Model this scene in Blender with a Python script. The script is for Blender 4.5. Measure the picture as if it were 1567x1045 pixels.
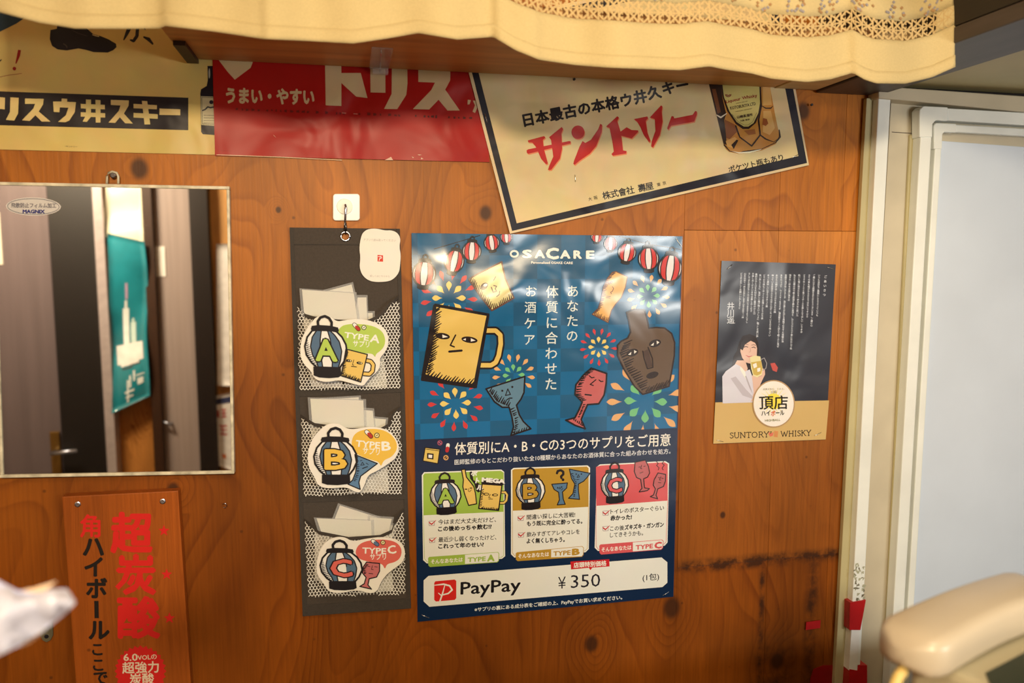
import bpy, bmesh, math, random
from mathutils import Vector, Matrix
random.seed(7)
SC = bpy.context.scene
COL = SC.collection
for o in list(bpy.data.objects):
    bpy.data.objects.remove(o)

# ------------------------------------------------------------------ camera
FPX = 1190.0
D = 1.19            # camera to poster wall
CAMZ = 1.50
RX = Vector((5617, 132, -FPX)).normalized()          # wall's rightward axis, seen from the camera
RU = Vector((-17, 11478, FPX))
RU = (RU - RU.dot(RX) * RX).normalized()
RI = RU.cross(RX).normalized()                        # into the wall
CAM = Vector((0, -D, CAMZ))
rot = Matrix((RX, RI, RU))                            # camera -> world
cd = bpy.data.cameras.new('camera')
cam = bpy.data.objects.new('camera', cd)
COL.objects.link(cam)
cam.matrix_world = Matrix.Translation(CAM) @ rot.to_4x4()
cd.sensor_width = 36.0
cd.lens = FPX / 1567 * 36
cd.clip_start = 0.02
cd.dof.use_dof = True
cd.dof.focus_distance = 1.24
cd.dof.aperture_fstop = 3.5
SC.camera = cam

# ------------------------------------------------------------------ world, light, exposure
wd = bpy.data.worlds.new('world')
wd.use_nodes = True
wd.node_tree.nodes['Background'].inputs[0].default_value = (1.0, 0.72, 0.45, 1)
wd.node_tree.nodes['Background'].inputs[1].default_value = 0.02
SC.world = wd
SC.view_settings.view_transform = 'Standard'
SC.view_settings.look = 'None'
SC.view_settings.gamma = 1.0
SC.view_settings.use_curve_mapping = False
SC.view_settings.exposure = 0.0
SC.cycles.max_bounces = 8
SC.cycles.caustics_reflective = False
SC.cycles.caustics_refractive = False

def light(name, kind, loc, target, power, color, size=0.2, size_y=None):
    l = bpy.data.lights.new(name, kind)
    l.energy = power
    l.color = color
    if kind == 'AREA':
        l.size = size
        if size_y:
            l.shape = 'RECTANGLE'
            l.size_y = size_y
    else:
        l.shadow_soft_size = size
    o = bpy.data.objects.new(name, l)
    COL.objects.link(o)
    o.location = loc
    d = Vector(target) - Vector(loc)
    o.rotation_euler = d.to_track_quat('-Z', 'Y').to_euler()
    return o
WARM = (1.0, 0.78, 0.50)
light('ceiling_lamp_light', 'AREA', (0.34, -1.10, 2.04), (0.34, 0.0, 1.40), 4.2, WARM, 0.22, 0.22)
light('rear_lamp_light', 'AREA', (-1.35, -1.85, 2.22), (-1.1, -2.7, 1.4), 36, (1.0, 0.82, 0.58), 0.45, 0.25)
light('far_fill_light', 'AREA', (-0.10, -2.10, 1.98), (0.05, 0.0, 1.20), 30, WARM, 0.25, 0.15)  # added fill from behind the camera, evens the light on the lower wall
light('doorway_tube_light', 'AREA', (1.30, -1.9, 1.45), (1.2, 0.0, 1.40), 13, (1.0, 0.97, 0.90), 0.6, 0.12)

# ------------------------------------------------------------------ projection of photo points on real planes
def ray(px, py):
    c = Vector((px - 783.5, 522.5 - py, -FPX))
    return rot @ c
def W(px, py, d=0.0):
    """photo point -> world point on the vertical plane y = -d (d = how far it stands off the wall)"""
    r = ray(px, py)
    t = (-d - CAM.y) / r.y
    return CAM + r * t
def PZ(px, py, z):
    r = ray(px, py)
    return CAM + r * ((z - CAM.z) / r.z)
def MR(px, py, Y, m=0.012):
    """point seen in the mirror -> where it stands in the room, Y metres in front of the wall"""
    p = W(px, py, -(Y - 2 * m))
    return Vector((p.x, -Y, p.z))

# ------------------------------------------------------------------ materials
def lin(c):
    c = c / 255.0
    return c / 12.92 if c <= 0.04045 else ((c + 0.055) / 1.055) ** 2.4
ILL = (0.90, 0.76, 0.55)
def col(r, g, b, k=1.0):
    return tuple(min(0.92, max(0.003, lin(v) / i * k)) for v, i in zip((r, g, b), ILL)) + (1.0,)
MC = {}
def new_mat(name):
    m = bpy.data.materials.new(name)
    m.use_nodes = True
    nt = m.node_tree
    return m, nt, nt.nodes['Principled BSDF']
def node(nt, kind, **kw):
    n = nt.nodes.new(kind)
    for k, v in kw.items():
        if isinstance(k, str) and k.startswith('i_'):
            n.inputs[k[2:].replace('_', ' ')].default_value = v
        else:
            setattr(n, k, v)
    return n
def link(nt, a, b):
    nt.links.new(a, b)
def M(rgb, fin='matte', name=None):
    """printed or plain coloured surface; fin chooses the paper"""
    key = (tuple(rgb), fin)
    if key in MC:
        return MC[key]
    m, nt, b = new_mat(name or ('ink_' + fin))
    c = col(*rgb)
    geo = node(nt, 'ShaderNodeNewGeometry')
    nz = node(nt, 'ShaderNodeTexNoise')
    nz.inputs['Scale'].default_value = 28
    nz.inputs['Detail'].default_value = 5
    link(nt, geo.outputs['Position'], nz.inputs['Vector'])
    mx = node(nt, 'ShaderNodeMix', data_type='RGBA')
    mx.blend_type = 'MULTIPLY'
    amt = {'old': 0.22, 'gloss': 0.05, 'semi': 0.06}.get(fin, 0.10)
    mx.inputs['Factor'].default_value = amt
    mx.inputs['A'].default_value = c
    link(nt, nz.outputs['Color'], mx.inputs['B'])
    link(nt, mx.outputs['Result'], b.inputs['Base Color'])
    rough = {'gloss': 0.26, 'semi': 0.28, 'old': 0.38, 'matte': 0.65, 'plastic': 0.35, 'cloth': 0.9}[fin]
    b.inputs['Roughness'].default_value = rough
    b.inputs['Specular IOR Level'].default_value = {'gloss': 1.0, 'old': 0.24, 'semi': 0.4}.get(fin, 0.3)
    if fin in ('gloss', 'old', 'semi'):
        n2 = node(nt, 'ShaderNodeTexNoise')
        n2.inputs['Scale'].default_value = {'gloss': 7, 'old': 9, 'semi': 8}[fin]
        n2.inputs['Detail'].default_value = 1.5
        n2.inputs['Distortion'].default_value = 0.6
        link(nt, geo.outputs['Position'], n2.inputs['Vector'])
        bp = node(nt, 'ShaderNodeBump')
        bp.inputs['Strength'].default_value = {'gloss': 1.0, 'old': 0.36, 'semi': 0.2}[fin]
        bp.inputs['Distance'].default_value = 0.045
        hsrc = n2.outputs['Fac']
        if fin == 'gloss':
            # the sheet buckles outwards along a level fold below its heading
            sp = node(nt, 'ShaderNodeSeparateXYZ')
            link(nt, geo.outputs['Position'], sp.inputs[0])
            nb = node(nt, 'ShaderNodeTexNoise')
            nb.inputs['Scale'].default_value = 5.0
            nb.inputs['Detail'].default_value = 3.0
            link(nt, geo.outputs['Position'], nb.inputs['Vector'])
            wob = node(nt, 'ShaderNodeMath', operation='MULTIPLY_ADD')
            link(nt, nb.outputs['Fac'], wob.inputs[0])
            wob.inputs[1].default_value = 0.10
            link(nt, sp.outputs['Z'], wob.inputs[2])
            zc = W(800, 428).z + 0.05
            up_ = node(nt, 'ShaderNodeMapRange', interpolation_type='SMOOTHSTEP')
            up_.inputs['From Min'].default_value = zc + 0.050
            up_.inputs['From Max'].default_value = zc - 0.045
            up_.inputs['To Max'].default_value = 0.21
            link(nt, wob.outputs[0], up_.inputs['Value'])
            dn = node(nt, 'ShaderNodeMapRange', interpolation_type='SMOOTHSTEP')
            dn.inputs['From Min'].default_value = zc - 0.045
            dn.inputs['From Max'].default_value = zc - 0.30
            dn.inputs['To Max'].default_value = 0.21
            link(nt, wob.outputs[0], dn.inputs['Value'])
            df = node(nt, 'ShaderNodeMath', operation='SUBTRACT')
            link(nt, up_.outputs[0], df.inputs[0]); link(nt, dn.outputs[0], df.inputs[1])
            zm = node(nt, 'ShaderNodeMapRange', interpolation_type='SMOOTHSTEP')
            zm.inputs['From Min'].default_value = W(800, 610).z
            zm.inputs['From Max'].default_value = W(800, 440).z
            zm.inputs['To Min'].default_value = 0.10
            zm.inputs['To Max'].default_value = 0.50
            link(nt, sp.outputs['Z'], zm.inputs['Value'])
            ad = node(nt, 'ShaderNodeMath', operation='MULTIPLY_ADD')
            link(nt, n2.outputs['Fac'], ad.inputs[0])
            link(nt, zm.outputs[0], ad.inputs[1])
            link(nt, df.outputs[0], ad.inputs[2])
            hsrc = ad.outputs[0]
        link(nt, hsrc, bp.inputs['Height'])
        link(nt, bp.outputs['Normal'], b.inputs['Normal'])
    MC[key] = m
    return m
def simple(name, rgb, rough=0.5, metal=0.0, noise=0.1, scale=30, spec=0.5, bump=0.0, bscale=200, alpha=1.0, stretch=None, raw=None):
    m, nt, b = new_mat(name)
    c = raw or col(*rgb)
    geo = node(nt, 'ShaderNodeNewGeometry')
    mp = node(nt, 'ShaderNodeMapping')
    link(nt, geo.outputs['Position'], mp.inputs['Vector'])
    if stretch:
        mp.inputs['Scale'].default_value = stretch
    nz = node(nt, 'ShaderNodeTexNoise')
    nz.inputs['Scale'].default_value = scale
    nz.inputs['Detail'].default_value = 6
    link(nt, mp.outputs[0], nz.inputs['Vector'])
    mr = node(nt, 'ShaderNodeMapRange')
    mr.inputs['From Min'].default_value = 0.3
    mr.inputs['From Max'].default_value = 0.7
    mr.inputs['To Min'].default_value = 1 - noise
    mr.inputs['To Max'].default_value = 1 + noise
    link(nt, nz.outputs['Fac'], mr.inputs['Value'])
    mx = node(nt, 'ShaderNodeVectorMath', operation='SCALE')
    mx.inputs[0].default_value = c[:3]
    link(nt, mr.outputs[0], mx.inputs['Scale'])
    link(nt, mx.outputs[0], b.inputs['Base Color'])
    b.inputs['Roughness'].default_value = rough
    b.inputs['Metallic'].default_value = metal
    b.inputs['Specular IOR Level'].default_value = spec
    b.inputs['Alpha'].default_value = alpha
    if bump:
        n2 = node(nt, 'ShaderNodeTexNoise')
        n2.inputs['Scale'].default_value = bscale
        n2.inputs['Detail'].default_value = 4
        link(nt, mp.outputs[0], n2.inputs['Vector'])
        bp = node(nt, 'ShaderNodeBump')
        bp.inputs['Strength'].default_value = bump
        bp.inputs['Distance'].default_value = 0.004
        link(nt, n2.outputs['Fac'], bp.inputs['Height'])
        link(nt, bp.outputs['Normal'], b.inputs['Normal'])
    return m

def wood(name, light_c, dark_c, knots=(), ring=26.0, nscale=(2.6, 2.6, 0.85), burn=False, rough=0.46, seed=0.0, var=True, line_mix=0.55):
    """rotary cut veneer: contour lines of a slow noise field, fine fibres, knots that bend the field"""
    m, nt, b = new_mat(name)
    geo = node(nt, 'ShaderNodeNewGeometry')
    mp = node(nt, 'ShaderNodeMapping')
    mp.inputs['Scale'].default_value = nscale
    mp.inputs['Location'].default_value = (seed, seed * 0.7, seed * 1.3)
    link(nt, geo.outputs['Position'], mp.inputs['Vector'])
    nz = node(nt, 'ShaderNodeTexNoise')
    nz.inputs['Scale'].default_value = 1.6
    nz.inputs['Detail'].default_value = 2.2
    nz.inputs['Roughness'].default_value = 0.42
    nz.inputs['Distortion'].default_value = 0.35
    link(nt, mp.outputs[0], nz.inputs['Vector'])
    field = nz.outputs['Fac']
    dark = None
    for (kx, kz, kr) in knots:
        sub = node(nt, 'ShaderNodeVectorMath', operation='SUBTRACT')
        link(nt, geo.outputs['Position'], sub.inputs[0])
        sub.inputs[1].default_value = (kx, 0, kz)
        sc = node(nt, 'ShaderNodeVectorMath', operation='MULTIPLY')
        sc.inputs[1].default_value = (1, 0, 0.8)
        link(nt, sub.outputs[0], sc.inputs[0])
        ln = node(nt, 'ShaderNodeVectorMath', operation='LENGTH')
        link(nt, sc.outputs[0], ln.inputs[0])
        g = node(nt, 'ShaderNodeMapRange', interpolation_type='SMOOTHERSTEP')
        g.inputs['From Min'].default_value = kr * 5.5
        g.inputs['From Max'].default_value = 0
        g.inputs['To Min'].default_value = 0
        g.inputs['To Max'].default_value = 0.16
        link(nt, ln.outputs['Value'], g.inputs['Value'])
        ad = node(nt, 'ShaderNodeMath', operation='ADD')
        link(nt, field, ad.inputs[0])
        link(nt, g.outputs[0], ad.inputs[1])
        field = ad.outputs[0]
        k = node(nt, 'ShaderNodeMapRange', interpolation_type='SMOOTHSTEP')
        k.inputs['From Min'].default_value = kr * 1.35
        k.inputs['From Max'].default_value = kr * 0.55
        k.inputs['To Max'].default_value = 0.88
        link(nt, ln.outputs['Value'], k.inputs['Value'])
        if dark is None:
            dark = k.outputs[0]
        else:
            mm = node(nt, 'ShaderNodeMath', operation='MAXIMUM')
            link(nt, dark, mm.inputs[0])
            link(nt, k.outputs[0], mm.inputs[1])
            dark = mm.outputs[0]
    mu = node(nt, 'ShaderNodeMath', operation='MULTIPLY')
    mu.inputs[1].default_value = ring
    link(nt, field, mu.inputs[0])
    fr = node(nt, 'ShaderNodeMath', operation='FRACT')
    link(nt, mu.outputs[0], fr.inputs[0])
    rmp = node(nt, 'ShaderNodeValToRGB')
    e = rmp.color_ramp.elements
    e[0].position = 0.0; e[0].color = (0.0, 0.0, 0.0, 1)
    e[1].position = 0.60; e[1].color = (0.30, 0.30, 0.30, 1)
    x = e.new(0.90); x.color = (1, 1, 1, 1)
    x = e.new(1.0); x.color = (0.0, 0.0, 0.0, 1)
    link(nt, fr.outputs[0], rmp.inputs[0])
    # line strength varies over the sheet
    nv = node(nt, 'ShaderNodeTexNoise')
    nv.inputs['Scale'].default_value = 6
    link(nt, geo.outputs['Position'], nv.inputs['Vector'])
    mv = node(nt, 'ShaderNodeMapRange')
    mv.inputs['From Min'].default_value = 0.35
    mv.inputs['From Max'].default_value = 0.65
    mv.inputs['To Min'].default_value = 0.12
    mv.inputs['To Max'].default_value = line_mix
    link(nt, nv.outputs['Fac'], mv.inputs['Value'])
    ml = node(nt, 'ShaderNodeMath', operation='MULTIPLY')
    link(nt, rmp.outputs['Color'], ml.inputs[0])
    link(nt, mv.outputs[0], ml.inputs[1])
    mix = node(nt, 'ShaderNodeMix', data_type='RGBA')
    link(nt, ml.outputs[0], mix.inputs['Factor'])
    mix.inputs['A'].default_value = light_c
    mix.inputs['B'].default_value = dark_c
    # fibres
    mp2 = node(nt, 'ShaderNodeMapping')
    mp2.inputs['Scale'].default_value = (260, 260, 9)
    link(nt, geo.outputs['Position'], mp2.inputs['Vector'])
    fb = node(nt, 'ShaderNodeTexNoise')
    fb.inputs['Scale'].default_value = 1.0
    fb.inputs['Detail'].default_value = 5
    link(nt, mp2.outputs[0], fb.inputs['Vector'])
    mf = node(nt, 'ShaderNodeMapRange')
    mf.inputs['From Min'].default_value = 0.3
    mf.inputs['From Max'].default_value = 0.7
    mf.inputs['To Min'].default_value = 0.86
    mf.inputs['To Max'].default_value = 1.08
    link(nt, fb.outputs['Fac'], mf.inputs['Value'])
    # broad blotches
    mp3 = node(nt, 'ShaderNodeMapping')
    mp3.inputs['Scale'].default_value = (7, 7, 2.2)
    link(nt, geo.outputs['Position'], mp3.inputs['Vector'])
    bl = node(nt, 'ShaderNodeTexNoise')
    bl.inputs['Scale'].default_value = 1.0
    bl.inputs['Detail'].default_value = 4
    link(nt, mp3.outputs[0], bl.inputs['Vector'])
    mb = node(nt, 'ShaderNodeMapRange')
    mb.inputs['From Min'].default_value = 0.3
    mb.inputs['From Max'].default_value = 0.7
    mb.inputs['To Min'].default_value = 0.66
    mb.inputs['To Max'].default_value = 1.26
    link(nt, bl.outputs['Fac'], mb.inputs['Value'])
    m1 = node(nt, 'ShaderNodeMath', operation='MULTIPLY')
    link(nt, mf.outputs[0], m1.inputs[0])
    link(nt, mb.outputs[0], m1.inputs[1])
    last = m1.outputs[0]
    if var:
        oi = node(nt, 'ShaderNodeObjectInfo')
        mo = node(nt, 'ShaderNodeMapRange')
        mo.inputs['To Min'].default_value = 0.9
        mo.inputs['To Max'].default_value = 1.1
        link(nt, oi.outputs['Random'], mo.inputs['Value'])
        m2 = node(nt, 'ShaderNodeMath', operation='MULTIPLY')
        link(nt, last, m2.inputs[0])
        link(nt, mo.outputs[0], m2.inputs[1])
        last = m2.outputs[0]
    vs = node(nt, 'ShaderNodeVectorMath', operation='SCALE')
    link(nt, mix.outputs['Result'], vs.inputs[0])
    link(nt, last, vs.inputs['Scale'])
    out = vs.outputs[0]
    if burn:
        # the veneer turns browner towards the bottom, in uneven patches
        sp0 = node(nt, 'ShaderNodeSeparateXYZ')
        link(nt, geo.outputs['Position'], sp0.inputs[0])
        gn = node(nt, 'ShaderNodeTexNoise')
        gn.inputs['Scale'].default_value = 3.2
        gn.inputs['Detail'].default_value = 5
        link(nt, geo.outputs['Position'], gn.inputs['Vector'])
        ga = node(nt, 'ShaderNodeMath', operation='MULTIPLY_ADD')
        link(nt, gn.outputs['Fac'], ga.inputs[0]); ga.inputs[1].default_value = 0.55
        link(nt, sp0.outputs['Z'], ga.inputs[2])
        gr = node(nt, 'ShaderNodeMapRange', interpolation_type='SMOOTHSTEP')
        gr.inputs['From Min'].default_value = 1.95
        gr.inputs['From Max'].default_value = 1.32
        link(nt, ga.outputs[0], gr.inputs['Value'])
        gm = node(nt, 'ShaderNodeMix', data_type='RGBA')
        link(nt, gr.outputs[0], gm.inputs['Factor'])
        gm.inputs['A'].default_value = (1, 1, 1, 1)
        gm.inputs['B'].default_value = (0.56, 0.44, 0.30, 1)
        gx = node(nt, 'ShaderNodeVectorMath', operation='MULTIPLY')
        link(nt, out, gx.inputs[0]); link(nt, gm.outputs['Result'], gx.inputs[1])
        out = gx.outputs[0]
    # small dark flecks
    vo = node(nt, 'ShaderNodeTexVoronoi')
    vo.inputs['Scale'].default_value = 22
    link(nt, geo.outputs['Position'], vo.inputs['Vector'])
    fl = node(nt, 'ShaderNodeMapRange')
    fl.inputs['From Min'].default_value = 0.07
    fl.inputs['From Max'].default_value = 0.03
    fl.inputs['To Max'].default_value = 0.55
    link(nt, vo.outputs['Distance'], fl.inputs['Value'])
    if dark is not None:
        mm = node(nt, 'ShaderNodeMath', operation='MAXIMUM')
        link(nt, dark, mm.inputs[0])
        link(nt, fl.outputs[0], mm.inputs[1])
        dk = mm.outputs[0]
    else:
        dk = fl.outputs[0]
    if burn:
        # dark stain left along the old shelf line and its drips
        sp = node(nt, 'ShaderNodeSeparateXYZ')
        link(nt, geo.outputs['Position'], sp.inputs[0])
        w0, w1 = W(1040, 868), W(1290, 848)
        bn = node(nt, 'ShaderNodeTexNoise')
        bn.inputs['Scale'].default_value = 24
        bn.inputs['Detail'].default_value = 7
        bn.inputs['Roughness'].default_value = 0.7
        link(nt, geo.outputs['Position'], bn.inputs['Vector'])
        def stain(axis, at, half, lo, hi, other, amt):
            s1 = node(nt, 'ShaderNodeMath', operation='SUBTRACT')
            link(nt, sp.outputs[axis], s1.inputs[0]); s1.inputs[1].default_value = at
            s2 = node(nt, 'ShaderNodeMath', operation='ABSOLUTE')
            link(nt, s1.outputs[0], s2.inputs[0])
            s3 = node(nt, 'ShaderNodeMapRange', interpolation_type='SMOOTHSTEP')
            s3.inputs['From Min'].default_value = half; s3.inputs['From Max'].default_value = 0
            link(nt, s2.outputs[0], s3.inputs['Value'])
            g1 = node(nt, 'ShaderNodeMapRange', interpolation_type='SMOOTHSTEP')
            g1.inputs['From Min'].default_value = lo - 0.03; g1.inputs['From Max'].default_value = lo + 0.03
            link(nt, sp.outputs[other], g1.inputs['Value'])
            g2 = node(nt, 'ShaderNodeMapRange', interpolation_type='SMOOTHSTEP')
            g2.inputs['From Min'].default_value = hi + 0.03; g2.inputs['From Max'].default_value = hi - 0.03
            link(nt, sp.outputs[other], g2.inputs['Value'])
            a = node(nt, 'ShaderNodeMath', operation='MULTIPLY'); link(nt, g1.outputs[0], a.inputs[0]); link(nt, g2.outputs[0], a.inputs[1])
            a2 = node(nt, 'ShaderNodeMath', operation='MULTIPLY'); link(nt, a.outputs[0], a2.inputs[0]); link(nt, s3.outputs[0], a2.inputs[1])
            nn = node(nt, 'ShaderNodeMapRange')
            nn.inputs['From Min'].default_value = 0.38; nn.inputs['From Max'].default_value = 0.62
            nn.inputs['To Max'].default_value = amt
            link(nt, bn.outputs['Fac'], nn.inputs['Value'])
            a3 = node(nt, 'ShaderNodeMath', operation='MULTIPLY'); link(nt, a2.outputs[0], a3.inputs[0]); link(nt, nn.outputs[0], a3.inputs[1])
            return a3.outputs[0]
        lz = (w0.z + w1.z) / 2
        x1, x2 = W(1165, 950).x, W(1242, 950).x
        for st in (stain('Z', lz, 0.019, w0.x, w1.x, 'X', 1.5), stain('X', x1, 0.010, 0.6, lz, 'Z', 1.1), stain('X', x2, 0.022, 0.7, lz, 'Z', 1.0),
                   stain('X', W(1185, 1000).x, 0.07, 0.7, W(1185, 985).z, 'Z', 0.9)):
            mm = node(nt, 'ShaderNodeMath', operation='MAXIMUM')
            link(nt, dk, mm.inputs[0]); link(nt, st, mm.inputs[1])
            dk = mm.outputs[0]
    mk_ = node(nt, 'ShaderNodeMix', data_type='RGBA')
    cl = node(nt, 'ShaderNodeMath', operation='MINIMUM')
    link(nt, dk, cl.inputs[0]); cl.inputs[1].default_value = 0.92
    link(nt, cl.outputs[0], mk_.inputs['Factor'])
    link(nt, out, mk_.inputs['A'])
    mk_.inputs['B'].default_value = (0.040, 0.014, 0.005, 1)
    link(nt, mk_.outputs['Result'], b.inputs['Base Color'])
    b.inputs['Roughness'].default_value = rough
    b.inputs['Specular IOR Level'].default_value = 0.28
    bp = node(nt, 'ShaderNodeBump')
    bp.inputs['Strength'].default_value = 0.25
    bp.inputs['Distance'].default_value = 0.001
    link(nt, fb.outputs['Fac'], bp.inputs['Height'])
    link(nt, bp.outputs['Normal'], b.inputs['Normal'])
    return m

# ------------------------------------------------------------------ objects
def thing(name, label, cat, loc, group=None):
    o = bpy.data.objects.new(name, None)
    o.empty_display_size = 0.02
    COL.objects.link(o)
    o.location = loc
    o['label'] = label
    o['category'] = cat
    if group:
        o['group'] = group
    o['org'] = tuple(loc)
    return o
def org(p):
    while p is not None:
        if 'org' in p:
            return Vector(p['org'])
        p = p.parent
    return Vector((0, 0, 0))
def obj(name, verts, faces, mats, parent=None, fm=None, smooth=False, kind=None, label=None):
    o0 = org(parent)
    me = bpy.data.meshes.new(name)
    me.from_pydata([tuple(Vector(v) - o0) for v in verts], [], faces)
    if not isinstance(mats, (list, tuple)):
        mats = [mats]
    for m in mats:
        me.materials.append(m)
    if fm:
        me.polygons.foreach_set('material_index', fm)
    if smooth:
        me.polygons.foreach_set('use_smooth', [True] * len(me.polygons))
    me.update()
    o = bpy.data.objects.new(name, me)
    COL.objects.link(o)
    if parent:
        o.parent = parent
    if kind:
        o['kind'] = kind
    if label:
        o['label'] = label
    return o
def bev(o, w, seg=2):
    """bevel the edges of a mesh object for real, without a modifier"""
    bm = bmesh.new()
    bm.from_mesh(o.data)
    bmesh.ops.remove_doubles(bm, verts=bm.verts, dist=1e-6)
    bmesh.ops.recalc_face_normals(bm, faces=bm.faces)
    es = [e for e in bm.edges if len(e.link_faces) == 2 and e.calc_face_angle(0) > 0.5]
    bmesh.ops.bevel(bm, geom=es, offset=w, segments=seg, affect='EDGES', profile=0.5)
    bm.to_mesh(o.data)
    bm.free()
    return o
def box_vf(x0, x1, y0, y1, z0, z1):
    v = [(x, y, z) for x in (x0, x1) for y in (y0, y1) for z in (z0, z1)]
    f = [(0, 1, 3, 2), (4, 6, 7, 5), (0, 4, 5, 1), (2, 3, 7, 6), (0, 2, 6, 4), (1, 5, 7, 3)]
    return v, f
def box(name, x0, x1, y0, y1, z0, z1, mat, parent=None, b=0.0, **kw):
    v, f = box_vf(x0, x1, y0, y1, z0, z1)
    o = obj(name, v, f, mat, parent, **kw)
    if b:
        bev(o, b)
    return o
def plate(name, pts, d, t, mat, parent=None, b=0.0, **kw):
    """plate standing with its front d off the wall, thickness t, outline given as photo points on its front"""
    n = len(pts)
    fr = [W(x, y, d) for x, y in pts]
    bk = [p + Vector((0, t, 0)) for p in fr]
    faces = [tuple(range(n)), tuple(range(2 * n - 1, n - 1, -1))]
    for i in range(n):
        j = (i + 1) % n
        faces.append((i, i + n, j + n, j))
    o = obj(name, fr + bk, faces, mat, parent, **kw)
    bm = bmesh.new(); bm.from_mesh(o.data)
    bmesh.ops.recalc_face_normals(bm, faces=bm.faces)
    bm.to_mesh(o.data); bm.free()
    if b:
        bev(o, b)
    return o
def tube(name, pts, r, mat, parent=None, n=8, closed=False, **kw):
    pts = [Vector(p) for p in pts]
    vs, fs = [], []
    m = len(pts)
    for i, p in enumerate(pts):
        a = pts[(i - 1) % m] if (closed or i > 0) else p
        c = pts[(i + 1) % m] if (closed or i < m - 1) else p
        t = (c - a).normalized()
        up = Vector((0, 0, 1)) if abs(t.z) < 0.9 else Vector((1, 0, 0))
        u = t.cross(up).normalized(); w = t.cross(u).normalized()
        rr = r[i] if isinstance(r, (list, tuple)) else r
        for k in range(n):
            an = 2 * math.pi * k / n
            vs.append(p + u * math.cos(an) * rr + w * math.sin(an) * rr)
    for i in range(m if closed else m - 1):
        j = (i + 1) % m
        for k in range(n):
            l = (k + 1) % n
            fs.append((i * n + k, i * n + l, j * n + l, j * n + k))
    if not closed:
        fs.append(tuple(range(n - 1, -1, -1)))
        fs.append(tuple(range((m - 1) * n, m * n)))
    return obj(name, vs, fs, mat, parent, smooth=True, **kw)
def disc(name, c, axis, r, t, mat, parent=None, n=24, b=0.0, rx=None, **kw):
    """short cylinder, centre of its front face c, facing axis"""
    c = Vector(c); a = Vector(axis).normalized()
    up = Vector((0, 0, 1)) if abs(a.z) < 0.9 else Vector((1, 0, 0))
    u = up.cross(a).normalized(); w = a.cross(u).normalized()
    vs = []
    for s in (0, 1):
        for k in range(n):
            an = 2 * math.pi * k / n
            vs.append(c - a * t * s + u * math.cos(an) * (rx or r) + w * math.sin(an) * r)
    fs = [tuple(range(n)), tuple(range(2 * n - 1, n - 1, -1))]
    for k in range(n):
        l = (k + 1) % n
        fs.append((k, k + n, l + n, l))
    o = obj(name, vs, fs, mat, parent, **kw)
    if b:
        bev(o, b)
    return o

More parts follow.
